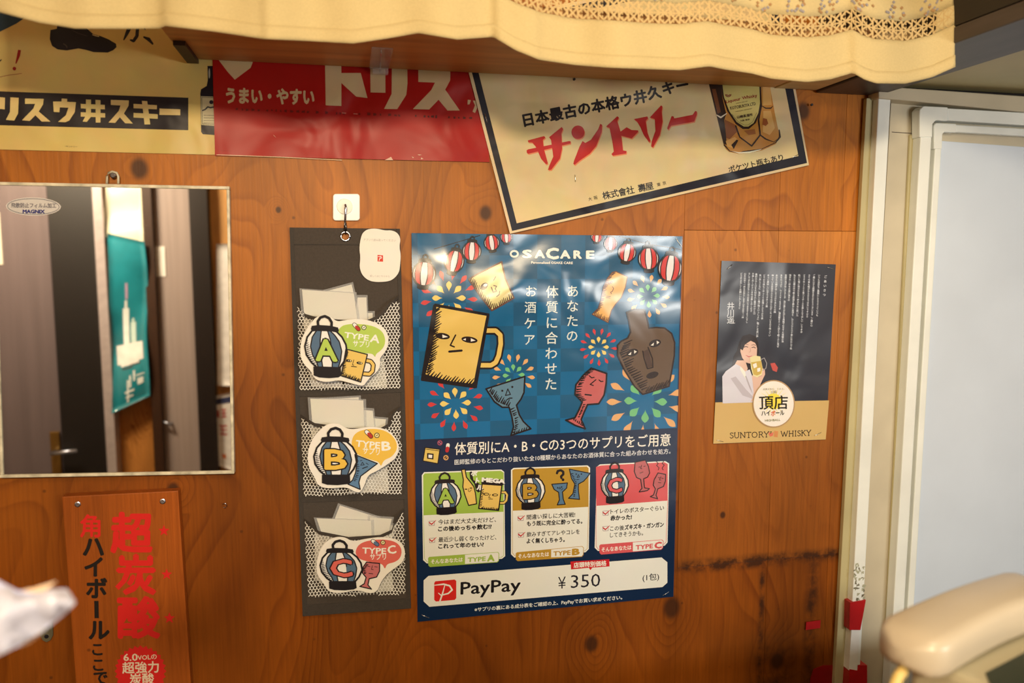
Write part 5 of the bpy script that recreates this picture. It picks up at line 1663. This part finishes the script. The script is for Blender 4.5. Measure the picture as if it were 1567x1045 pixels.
CLAB = [['tilted white packet peeking up behind the others in the top pocket', 'short white packet right of centre in the top pocket', 'lowest white packet corner at right in the top pocket', 'large white packet in front in the top pocket'],
        ['white packet just showing behind the front one in the middle pocket', 'narrow white packet right of the front one in the middle pocket', 'lowest white packet at right in the middle pocket', 'large white rectangular packet in front in the middle pocket'],
        ['tilted white packet pointing up-left at back of the bottom pocket', 'white packet at right in the bottom pocket, over the smallest one', 'smallest white packet at far right in the bottom pocket', 'long low white packet in front in the bottom pocket']]
for pi_, (poly, rim, nm) in enumerate(POCK):
    vs, fs = net(poly, 0, pi_ * 1.7)
    n_ = obj('mesh_pocket', vs, fs, NET, og, kind='stuff')
    pk = []
    for k, (quad, dd) in enumerate(CARDS[nm]):
        t = thing('card_packet', CLAB[pi_][k], 'packet', W(quad[2][0], quad[2][1], dd), 'white card packets in the organiser pockets')
        plate('card', quad, dd, .0008, WCARD, t)
        mx = sum(p[0] for p in quad) / 4; my = sum(p[1] for p in quad) / 4
        big = []
        for (x, y) in quad:
            l = math.hypot(x - mx, y - my)
            big.append((x + (x - mx) / l * 4.6, y + (y - my) / l * 4.0))
        plate('clear_sleeve', big, dd + .0003, .0014, SLV, t)
    # rim binding
    vs, fs = [], []
    x0, x1 = rim[0][0], rim[-1][0]
    for i, (x, y) in enumerate(rim):
        u = (x - x0) / (x1 - x0)
        dd = .009 + .0185 * math.sin(math.pi * u) ** .6
        for (oy, od) in ((0, 0), (5.2, 0), (5.2, -.0012), (0, -.0012)):
            vs.append(W(x, y + oy, dd + od))
    for i in range(len(rim) - 1):
        for k in range(4):
            fs.append((i * 4 + k, i * 4 + (k + 1) % 4, i * 4 + 4 + (k + 1) % 4, i * 4 + 4 + k))
    fs += [(0, 1, 2, 3), tuple(len(vs) - 1 - k for k in range(4))]
    obj('pocket_rim', vs, fs, GREY2, og)
    # pale packets seen through the net
ins = [[Z8(130, 300), Z8(420, 420), Z8(460, 900), Z8(200, 890)], [Z8(560, 420), Z8(800, 560), Z8(840, 895), Z8(480, 890)],
       [Z7(130, 180), Z7(240, 200), Z7(260, 470), Z7(160, 430)], [Z7(330, 260), Z7(470, 330), Z7(480, 470), Z7(300, 480)],
       [Z7(150, 650), Z7(250, 680), Z7(270, 920), Z7(150, 860)], [Z7(380, 740), Z7(490, 790), Z7(500, 910), Z7(340, 920)]]
for k, q in enumerate(ins):
    t = thing('card_packet', ['pale packet behind the netting at left of the top pocket', 'pale packet behind the netting at right of the top pocket', 'pale packet behind the netting at left of the middle pocket', 'pale packet behind the netting at right of the middle pocket', 'pale packet behind the netting at left of the bottom pocket', 'pale packet behind the netting at right of the bottom pocket'][k],
              'packet', W(q[2][0], q[2][1], .0095), 'pale packets behind the netting')
    plate('card', q, .0095, .0008, M((186, 172, 146), 'matte'), t)

# round-cornered sticker with the logo (code left out)
qs = thing('white_sticker', 'white wavy-edged sticker with a small red logo at the organiser top', 'sticker', W(581, 430, .0085))
blob = [(385, 232), (410, 216), (450, 214), (490, 224), (520, 222), (548, 234), (563, 262), (556, 300), (564, 340), (560, 385), (556, 420), (530, 452), (500, 464), (440, 466), (405, 455), (380, 430), (369, 395), (374, 350), (368, 310), (374, 262)]
def smooth(pts, it=2):
    for _ in range(it):
        o = []
        for i in range(len(pts)):
            a, b_ = pts[i], pts[(i + 1) % len(pts)]
            o += [(a[0] * .75 + b_[0] * .25, a[1] * .75 + b_[1] * .25), (a[0] * .25 + b_[0] * .75, a[1] * .25 + b_[1] * .75)]
        pts = o
    return pts
plate('sticker_base', [RZ(*p) for p in smooth(blob)], .0092, .0006, M((228, 212, 182), 'matte'), qs)
P = Print(qs, .0092, 'matte').zoom(430, 280, 3.0735)
P.text((170, 156, 136), 'アプリで読み取ってください', 388, 272, 540, 275, 13, 0, 1)
P.text((170, 156, 136), '詳しくはこちらから', 418, 441, 510, 443, 11, 0, 1)
P.done('lettering')
P.poly((206, 60, 40), [(454, 338), (480, 340), (480, 370), (454, 369)], 1)
P.stroke((232, 214, 190), [(457, 346), (470, 345), (474, 352), (462, 358)], 2.6, 2); P.stroke((232, 214, 190), [(468, 345), (461, 366)], 2.4, 2)
P.done('printed_logo')

# the three cut-out cards
def zf(kind):
    return (440, 430, 5.5) if kind == 'A' else (430, 590, 2.903)
OUT = {'A': [(205, 345), (240, 303), (300, 288), (365, 300), (415, 342), (470, 333), (560, 319), (660, 323), (760, 357), (825, 405), (850, 470), (847, 545), (815, 605), (775, 650), (782, 705), (755, 765), (700, 805), (662, 850), (640, 884), (580, 872), (500, 850), (430, 832), (330, 852), (245, 834), (210, 795), (200, 760), (140, 705), (110, 640), (106, 560), (125, 470), (165, 400)],
       'B': [(180, 190), (205, 172), (235, 166), (265, 172), (292, 192), (330, 194), (400, 180), (470, 194), (510, 230), (527, 275), (512, 322), (470, 352), (425, 380), (385, 398), (372, 440), (352, 478), (320, 468), (290, 450), (200, 458), (162, 442), (150, 408), (122, 365), (117, 300), (138, 235)],
       'C': [(200, 692), (235, 674), (280, 672), (318, 694), (380, 680), (460, 671), (530, 688), (553, 730), (546, 782), (500, 815), (465, 842), (440, 880), (432, 908), (400, 926), (340, 906), (260, 924), (210, 915), (190, 880), (160, 840), (157, 790), (172, 730)]}
LAN = {'A': ((325, 570), (172, 6), (6, 158)), 'B': ((243, 322), (93, 0), (0, 77)), 'C': ((268, 805), (90, 0), (4, 67))}
GC3 = {'A': (170, 186, 74), 'B': (222, 172, 62), 'C': (208, 92, 74)}
LBC = {'A': 'white cut-out card with green letter lantern and yellow mug, on the top pocket', 'B': 'white cut-out card with yellow letter lantern and blue goblet, on the middle pocket', 'C': 'white cut-out card with red letter lantern and wine glass, on the bottom pocket'}
for kd in 'ABC':
    ox, oy, k = zf(kd)
    dd = .0335
    cx = sum(p[0] for p in OUT[kd]) / len(OUT[kd]); cy = max(p[1] for p in OUT[kd])
    t = thing('cutout_card', LBC[kd], 'card', W(ox + cx / k, oy + cy / k, dd), 'cut-out cards on the organiser pockets')
    plate('card_base', [(ox + x / k, oy + y / k) for x, y in smooth(OUT[kd], 2)], dd, .0012, M((228, 212, 182), 'matte'), t)
    P = Print(t, dd, 'matte').zoom(ox, oy, k)
    f = 1.0 if kd == 'A' else 2.903 / 5.5
    g_ = GC3[kd]
    if kd == 'A':
        P.poly(g_, smooth([(420, 420), (450, 385), (480, 368), (560, 358), (600, 362), (660, 366), (740, 385), (800, 425), (825, 490), (815, 550), (780, 590), (745, 612), (738, 645), (716, 610), (640, 608), (540, 590), (480, 550), (440, 500)], 2), 1)
        tx = [('TYPE', 478, 474, 680, 502, 66, .025), ('A', 694, 510, 768, 522, 92, .03), ('サプリ', 550, 547, 686, 556, 60, .015)]
        pl, ci, cr = [(562, 366), (580, 386), (598, 406)], (643, 391), 21
    elif kd == 'B':
        P.poly(g_, smooth([(312, 250), (325, 215), (360, 196), (420, 190), (475, 204), (510, 240), (518, 280), (495, 315), (460, 330), (452, 342), (444, 360), (434, 338), (400, 330), (345, 310), (318, 285)], 2), 1)
        tx = [('TYPE', 332, 270, 438, 280, 40, .025), ('B', 449, 288, 486, 287, 56, .03), ('サプリ', 362, 300, 436, 308, 34, .015)]
        pl, ci, cr = [(380, 205), (390, 215), (400, 226)], (426, 221), 12
    else:
        P.poly(g_, smooth([(330, 735), (345, 705), (385, 688), (450, 682), (510, 692), (538, 725), (532, 765), (505, 785), (470, 792), (462, 818), (450, 790), (400, 785), (350, 772), (335, 755)], 2), 1)
        tx = [('TYPE', 362, 745, 466, 748, 37, .025), ('C', 477, 748, 512, 743, 50, .03), ('サプリ', 396, 772, 466, 772, 30, .015)]
        pl, ci, cr = [(408, 690), (418, 698), (428, 706)], (453, 697), 11
    for s_, a0, b0, a1, b1, h, bo in tx:
        P.text((228, 222, 188), s_, a0, b0, a1, b1, h, bo, 2)
    w = cr * 1.25
    P.stroke(BK4, pl, w * 1.35, 2); P.stroke((226, 214, 190), pl[:2], w, 3); P.stroke((176, 50, 36) if kd != 'C' else (84, 104, 124), pl[1:], w, 3.5)
    P.ell(BK4, ci[0], ci[1], cr, L=2); P.ell((222, 200, 130) if kd != 'A' else (222, 212, 176), ci[0], ci[1], cr * .74, L=3)
    P.stroke(BK4, [(ci[0] - cr * .3, ci[1]), (ci[0], ci[1] + cr * .2), (ci[0] + cr * .3, ci[1] - cr * .35)], cr * .2, 4)
    P.done('printed_bubble')
    c_, e1, e2 = LAN[kd]
    big_lantern(P, c_, e1, e2, kd, g_, 4)
    P.done('printed_lantern')
    if kd == 'A':
        Hh = [(660, 668), (700, 676), (722, 705), (716, 758), (690, 784), (640, 780)]
        P.stroke(BK4, Hh, 42, 4); P.stroke(YM, Hh, 24, 5)
        P.shape(YM, [(492, 572), (672, 618), (616, 850), (452, 797)], BK4, 10, 6)
        hatch(P, BK4, [(492, 590), (456, 790)], (1, -.3), 16, 24, 6, 8, seed=31); hatch(P, BK4, [(460, 798), (610, 842)], (.5, -.9), 15, 26, 6, 8, seed=32)
        for cx, cy in ((516, 670), (606, 690)):
            P.ell(BK4, cx, cy, 26, 12, 8, 8); P.ell((222, 196, 130), cx + 6, cy, 14, 7, 8, 9); P.ell(BK4, cx + 4, cy, 6, 7, 0, 9.5)
        P.stroke(BK4, [(558, 664), (546, 704), (558, 708)], 5, 8); P.stroke(BK4, [(538, 718), (580, 722)], 7, 8)
        P.done('printed_beer_mug')
    elif kd == 'B':
        P.shape((88, 116, 134), [(328, 306), (428, 346), (378, 384), (354, 402), (346, 430), (352, 461), (298, 438), (318, 420), (332, 385), (336, 350)], BK4, 5, 4)
        P.stroke(BK4, [(362, 340), (354, 354), (370, 352)], 2.6, 6, closed=True); P.stroke(BK4, [(352, 334), (360, 332)], 2.6, 6); P.stroke(BK4, [(378, 344), (388, 350)], 2.6, 6); P.stroke(BK4, [(362, 368), (384, 360)], 4, 6)
        hatch(P, BK4, [(330, 312), (338, 385), (322, 425)], (1, .1), 14, 12, 3, 6, seed=33)
        P.done('printed_goblet')
    else:
        P.shape((186, 98, 90), [(380, 784), (438, 790), (438, 824), (425, 850), (392, 858), (386, 885), (402, 904), (350, 892), (370, 880), (378, 852), (362, 832), (366, 805)], BK4, 5, 4)
        P.stroke(BK4, [(386, 802), (396, 804)], 2.6, 6); P.stroke(BK4, [(416, 804), (428, 806)], 2.6, 6); P.stroke(BK4, [(406, 800), (402, 816), (410, 818)], 2.6, 6); P.stroke(BK4, [(390, 834), (408, 836)], 3, 6)
        hatch(P, BK4, [(380, 792), (366, 815), (370, 838)], (1, 0), 9, 10, 3, 6, seed=34)
        P.done('printed_wine_glass')

# ================================================================== ADHESIVE HOOK
hk = thing('adhesive_hook', 'white square adhesive hook with a metal hook above the organiser', 'hook', W(530, 338, .003))
WPL = simple('white_plastic', (232, 222, 198), .25, noise=.02, spec=.6)
rs = []
for cx, cy, a0 in ((546, 301, -90), (546, 333, 0), (514, 333, 90), (514, 301, 180)):
    for k in range(5):
        a = math.radians(a0 + 22.5 * k)
        rs.append((cx + 4.6 * math.cos(a), cy + 4.6 * math.sin(a)))
plate('hook_plate', rs, .0045, .0042, WPL, hk, b=.0012)
disc('swivel_disc', W(527.5, 316, .0058), (0, -1, 0), .0115, .0015, simple('ivory_plastic', (214, 200, 170), .3, noise=.02), hk, n=32, b=.0006)
tube('metal_hook', [W(528.5, 314, .0058), W(528.5, 313.5, .010), W(529, 318, .0125), W(528.5, 326, .012), W(528, 340, .0112)], [.0014, .0018, .0022, .0018, .0014], STEEL, hk)
tube('metal_hook', [W(528, 338, .0125), W(527, 347, .0105), W(527.5, 352, .0085), W(528.5, 356, .0095), W(530, 350, .0115), W(529, 341, .0120)], .0012, simple('dark_steel', (96, 90, 80), .3, metal=1), hk)

# ================================================================== LACE CURTAIN
cu = thing('lace_curtain', 'cream cotton valance with a crocheted lace band hung along the shelf', 'curtain', W(760, 60, .28))
HEM = [(-120, 0), (0, 18), (60, 34), (115, 43), (190, 43.5), (246, 43), (252, 39), (330, 48), (403, 59), (470, 62), (540, 66), (595, 58), (640, 50), (700, 60), (755, 56), (788, 76), (825, 91), (880, 99), (930, 103), (1040, 107), (1060, 104), (1085, 101), (1110, 106), (1150, 112), (1180, 120), (1235, 125), (1270, 121), (1305, 111), (1322, 121), (1340, 127), (1385, 127.5), (1425, 118), (1461, 102)]
def hem_at(x):
    for i in range(len(HEM) - 1):
        if HEM[i][0] <= x <= HEM[i + 1][0]:
            q = (x - HEM[i][0]) / (HEM[i + 1][0] - HEM[i][0])
            return HEM[i][1] + (HEM[i + 1][1] - HEM[i][1]) * q
    return HEM[-1][1]
def cdep(x):
    base = .295 + .006 * math.sin(x * .021) + .005 * math.sin(x * .047 + 1)
    for cx, a in ((250, .006), (404, .005), (757, .010), (826, -.005), (1305, .006)):
        base += a * (1 / (1 + math.exp(-(x - cx) / 3.0)) - .5)
    return base
NXC = 330
CX = [-120 + (1461 + 120) * i / NXC for i in range(NXC + 1)]
LINEN = simple('cream_linen', None, .85, raw=(.55, .45, .235), noise=.05, scale=500, bump=.3, bscale=1200, spec=.2)
LACE = simple('lace_thread', None, .85, raw=(.52, .38, .18), noise=.08, scale=300, spec=.2)
def cpt(i_or_x, hz, off=0.0):
    """point of the cloth at photo column x, hz metres above its own hem"""
    x = i_or_x
    d_ = cdep(x)
    p = W(x, hem_at(x), d_)
    q = min(1.0, hz / .12)
    p = p + Vector((0, 0.0, hz))
    p.y = -(d_ + off - .010 * q + .0025 * math.sin(x * .06 + hz * 40) * q)
    return p
def cloth(name, rows, off, mat, parent, x0=0, x1=NXC, th=.0007, **kw):
    vs, fs = [], []
    n = x1 - x0 + 1
    for s in (0, 1):
        for hz in rows:
            for i in range(x0, x1 + 1):
                vs.append(cpt(CX[i], hz, off - s * th))
    m = len(rows)
    for s in (0, 1):
        b0 = s * n * m
        for j in range(m - 1):
            for i in range(n - 1):
                a = b0 + j * n + i
                fs.append((a, a + 1, a + n + 1, a + n) if s == 0 else (a, a + n, a + n + 1, a + 1))
    for i in range(n - 1):
        fs.append((i, i + n * m, i + 1 + n * m, i + 1))
        a = (m - 1) * n + i
        fs.append((a, a + 1, a + 1 + n * m, a + n * m))
    for j in range(m - 1):
        a = j * n; fs.append((a, a + n, a + n + n * m, a + n * m))
        a = j * n + n - 1; fs.append((a, a + n * m, a + n + n * m, a + n))
    return obj(name, vs, fs, mat, parent, smooth=True, **kw)
LB, LT = .0535, .078
lx0 = next(i for i, x in enumerate(CX) if x > 757)
cloth('linen_band', [0, .004, .010, .016, .026, .036, .046, LB], 0, LINEN, cu)
cloth('hem_fold', [-.0005, .004, .009, .0145], .0012, LINEN, cu, th=.0012)
cloth('linen_field', [LB, .066, .08, .10, .13, .165], 0, LINEN, cu, 0, lx0)
cloth('linen_field', [LT, .09, .11, .135, .165], 0, LINEN, cu, lx0, NXC)
cloth('side_hem', [LB, .06, .07, LT], .0006, LINEN, cu, NXC - 6, NXC)
# crocheted band: lattice of thread
vs, fs = [], []
def thread(a, b_, w=.0011):
    """flat thread between two cloth coordinates (x photo column, height above hem)"""
    p, q = cpt(a[0], a[1], .0006), cpt(b_[0], b_[1], .0006)
    t = (q - p).normalized()
    n = t.cross(Vector((0, 1, 0))).normalized() * w
    dpt = Vector((0, w * .8, 0))
    k = len(vs)
    vs.extend([p + n, q + n, q - n, p - n, p + dpt, q + dpt])
    fs.extend([(k, k + 1, k + 2, k + 3), (k, k + 4, k + 5, k + 1), (k + 3, k + 2, k + 5, k + 4)])
colw = 15.5
rows_ = 4
hgt = (LT - LB) / rows_
x = CX[lx0]
ci = 0
while x < 1446:
    for r_ in range(rows_):
        z0 = LB + r_ * hgt
        sgn = 1 if (ci + r_) % 2 else -1
        xa, xb, xm = x, x + colw, x + colw / 2
        if sgn > 0:
            thread((xa, z0), (xm, z0 + hgt)); thread((xm, z0 + hgt), (xb, z0))
        else:
            thread((xa, z0 + hgt), (xm, z0)); thread((xm, z0), (xb, z0 + hgt))
        thread((xm - colw * .1, z0 + hgt * .15), (xm - colw * .1, z0 + hgt * .85), .0006)
        if r_ and r_ % 2 == 0:
            thread((xa, z0), (xb, z0), .0009)
    thread((x, LB), (x, LT), .0010)
    x += colw / 2 * 2
    ci += 1
obj('lace_band', vs, fs, LACE, cu, kind='stuff')
# woven motifs above the lace
MOT = simple('motif_thread', (132, 118, 104), .85, noise=.1)
MOT2 = simple('motif_brown', (150, 108, 60), .85, noise=.1)
vs, fs, fm = [], [], []
r = random.Random(5)
for cx in range(800, 1450, 52):
    for k in range(24):
        ax, az = r.uniform(-19, 19), r.uniform(.002, .028)
        if abs(ax) / 19 + abs(az - .012) / .016 > 1.1:
            continue
        p = [cpt(cx + ax + dx, LT + az + dz, .0010) for dx, dz in ((0, .0022), (2.6, 0), (0, -.0022), (-2.6, 0))]
        k0 = len(vs); vs += p; fs.append((k0, k0 + 1, k0 + 2, k0 + 3)); fm.append(k % 2)
obj('woven_motifs', vs, fs, [MOT, MOT2], cu, fm=fm, kind='stuff')

# ================================================================== COUNTER, TELEPHONE, BAG (near, out of focus)
CT = 0.98
ctop = simple('counter_top', (120, 76, 44), .4, noise=.15, scale=4, stretch=(1, 12, 12))
cvv = [(RX0 + .002, -.50), (RX1 - .002, -.50), (RX1 - .002, -.94), (.22, -.94), (.22, -.72), (RX0 + .002, -.72)]
ctr = obj('counter', [(x, y, z) for z in (CT, CT - .04) for x, y in cvv], [(5, 4, 3, 2, 1, 0), (6, 7, 8, 9, 10, 11)] + [(i, (i + 1) % 6, (i + 1) % 6 + 6, i + 6) for i in range(6)], ctop)
ctr['label'] = 'narrow wooden counter below the bottom of the picture'; ctr['category'] = 'counter'
leg_ = box('counter_front', RX0 + .002, RX1 - .002, -.70, -.68, 0, CT - .041, DARKWOOD)
leg_.parent = ctr
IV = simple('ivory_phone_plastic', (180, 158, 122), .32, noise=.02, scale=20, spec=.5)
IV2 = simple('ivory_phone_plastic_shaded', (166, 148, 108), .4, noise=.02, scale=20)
zh = CAMZ - .30
ph = thing('telephone', 'ivory desk telephone with handset, blurred at lower right', 'telephone', PZ(1500, 1040, CT))
ph.location.z = CT + .0; ph['org'] = tuple(ph.location)
A0 = PZ(1404, 990, zh); B0 = PZ(1700, 866, zh)
ax = (B0 - A0).normalized(); L_ = .215
side = Vector((ax.y, -ax.x, 0)).normalized()
vs, fs = [], []
NS, NR = 26, 20
for i in range(NS + 1):
    t_ = i / NS
    # rounded ends: profile scale
    e = min(t_, 1 - t_) * L_
    ends = math.sqrt(max(0.0, 1 - (1 - min(1, e / .026)) ** 2))
    wid = .0285 * (.18 + .82 * ends) * (1 - .10 * math.sin(math.pi * t_))
    hei = .017 * (.35 + .65 * ends)
    arch = .006 * math.sin(math.pi * t_)
    cc_ = A0 + ax * (L_ * t_ - .024) + Vector((0, 0, arch))
    for k in range(NR):
        a = 2 * math.pi * k / NR
        sx_ = math.copysign(abs(math.cos(a)) ** .38, math.cos(a)); sz_ = math.copysign(abs(math.sin(a)) ** .6, math.sin(a))
        vs.append(cc_ + side * sx_ * wid + Vector((0, 0, sz_ * hei)))
for i in range(NS):
    for k in range(NR):
        l = (k + 1) % NR
        fs.append((i * NR + k, i * NR + l, (i + 1) * NR + l, (i + 1) * NR + k))
fs.append(tuple(range(NR - 1, -1, -1))); fs.append(tuple(range(NS * NR, NS * NR + NR)))
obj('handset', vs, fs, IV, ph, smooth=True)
zb2 = zh - .013
def prism(name, pts, z0, z1, mat, parent, b=0, **kw):
    n = len(pts)
    v = [(p.x, p.y, z1) for p in pts] + [(p.x, p.y, z0) for p in pts]
    f = [tuple(range(n)), tuple(range(2 * n - 1, n - 1, -1))] + [(i, i + n, (i + 1) % n + n, (i + 1) % n) for i in range(n)]
    o = obj(name, v, f, mat, parent, **kw)
    if b:
        bev(o, b)
    return o
near = side if side.y < 0 else -side
o_ = A0 + Vector((0, 0, 0))
pts = [o_ + ax * .010 - near * .012, o_ + ax * .19 - near * .012, o_ + ax * .19 + near * .20, o_ + ax * .010 + near * .20]
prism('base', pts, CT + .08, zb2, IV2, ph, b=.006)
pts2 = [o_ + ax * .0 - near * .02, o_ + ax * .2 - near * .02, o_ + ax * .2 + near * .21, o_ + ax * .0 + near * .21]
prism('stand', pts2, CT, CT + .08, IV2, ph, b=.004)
pts3 = [PZ(1508, 1032, zb2), PZ(1600, 984, zb2), PZ(1668, 1100, zb2), PZ(1560, 1150, zb2)]
prism('display', pts3, zb2 - .001, zb2 + .0015, simple('dark_green_display', (30, 36, 20), .5, noise=.05), ph)
# cord leaving the end of the handset
q0 = A0 - ax * .016 + Vector((0, 0, -.014))
q1 = A0 - ax * .034 - near * .004 + Vector((0, 0, -.024))
q2 = A0 - ax * .050 + near * .006 + Vector((0, 0, -.060))
q3 = A0 - ax * .030 + near * .03 + Vector((0, 0, CT + .006 - zh))
q4 = A0 + ax * .02 + near * .06 + Vector((0, 0, CT + .006 - zh))
cv = []
for i in range(30):
    t_ = i / 29
    P5 = [q0, q1, q2, q3, q4]
    while len(P5) > 1:
        P5 = [P5[k].lerp(P5[k + 1], t_) for k in range(len(P5) - 1)]
    cv.append(P5[0])
tube('cord', cv, .0042, simple('yellowed_cord', (206, 168, 88), .45), ph, n=10)

# crumpled white bag, lower left
bg = thing('plastic_bag', 'crumpled white plastic bag with an orange lining tip, blurred at lower left', 'bag', W(-70, 1120, .70))
def crumple(name, outline, dbase, amp, mat, parent, seed, n=60, thick=.012):
    r = random.Random(seed)
    pts = []
    for i in range(len(outline)):
        a, b_ = outline[i], outline[(i + 1) % len(outline)]
        m = max(1, int(math.dist(a, b_) / 9))
        for k in range(m):
            pts.append((a[0] + (b_[0] - a[0]) * k / m, a[1] + (b_[1] - a[1]) * k / m))
    nb = len(pts)
    xs_ = [p[0] for p in outline]; ys_ = [p[1] for p in outline]
    c = 0
    while c < n:
        p = (r.uniform(min(xs_), max(xs_)), r.uniform(min(ys_), max(ys_)))
        if inside(p, outline):
            pts.append(p); c += 1
    res = delaunay_2d_cdt([Vector(p) for p in pts], [], [list(range(nb))], 1, 1e-4)
    v2, f2 = res[0], res[2]
    out, fo = [], []
    ff = Vector((seed * 1.3, 2.1, .7))
    from mathutils import noise
    def border(p):
        return min(math.dist((p.x, p.y), pts[i]) for i in range(nb))
    for s in (0, 1):
        for p in v2:
            bd = min(1, border(p) / 22)
            h = noise.noise(Vector((p.x * .02, p.y * .035, 0)) + ff) * amp + noise.noise(Vector((p.x * .06, p.y * .05, 3)) + ff) * amp * .5 + thick * bd
            out.append(W(p.x, p.y, dbase + (h if s == 0 else -thick * bd + h * .3)))
    m = len(v2)
    for f in f2:
        fo.append(tuple(f)); fo.append(tuple(i + m for i in reversed(f)))
    o = obj(name, out, fo, mat, parent, smooth=False)
    bm = bmesh.new(); bm.from_mesh(o.data)
    bmesh.ops.remove_doubles(bm, verts=bm.verts, dist=1e-5)
    bmesh.ops.recalc_face_normals(bm, faces=bm.faces)
    bm.to_mesh(o.data); bm.free()
    for p_ in o.data.polygons:
        p_.use_smooth = True
    return o
PLB = simple('white_polythene', (192, 182, 176), .3, noise=.05, scale=15, spec=.6, bump=.3, bscale=40)
crumple('bag_body', [(-110, 905), (-60, 870), (-10, 884), (26, 903), (50, 907), (66, 905), (78, 901), (102, 901), (108, 908), (116, 921), (114, 925), (101, 938), (65, 966), (30, 988), (0, 1003), (-60, 1035), (-110, 1180)], .70, .016, PLB, bg, 3, n=110)
crumple('lining_tip', [(20, 906), (50, 900), (88, 888.5), (80, 895), (67, 906), (55, 914), (30, 916)], .694, .003, simple('peach_paper', (226, 186, 140), .5), bg, 5, n=8, thick=.002)
crumple('lining_tip', [(24, 988), (40, 975), (66, 964), (62, 972), (45, 984), (32, 990)], .694, .003, simple('peach_paper_b', (190, 140, 90), .5), bg, 6, n=8, thick=.002)
bpy.data.objects.remove(tob)
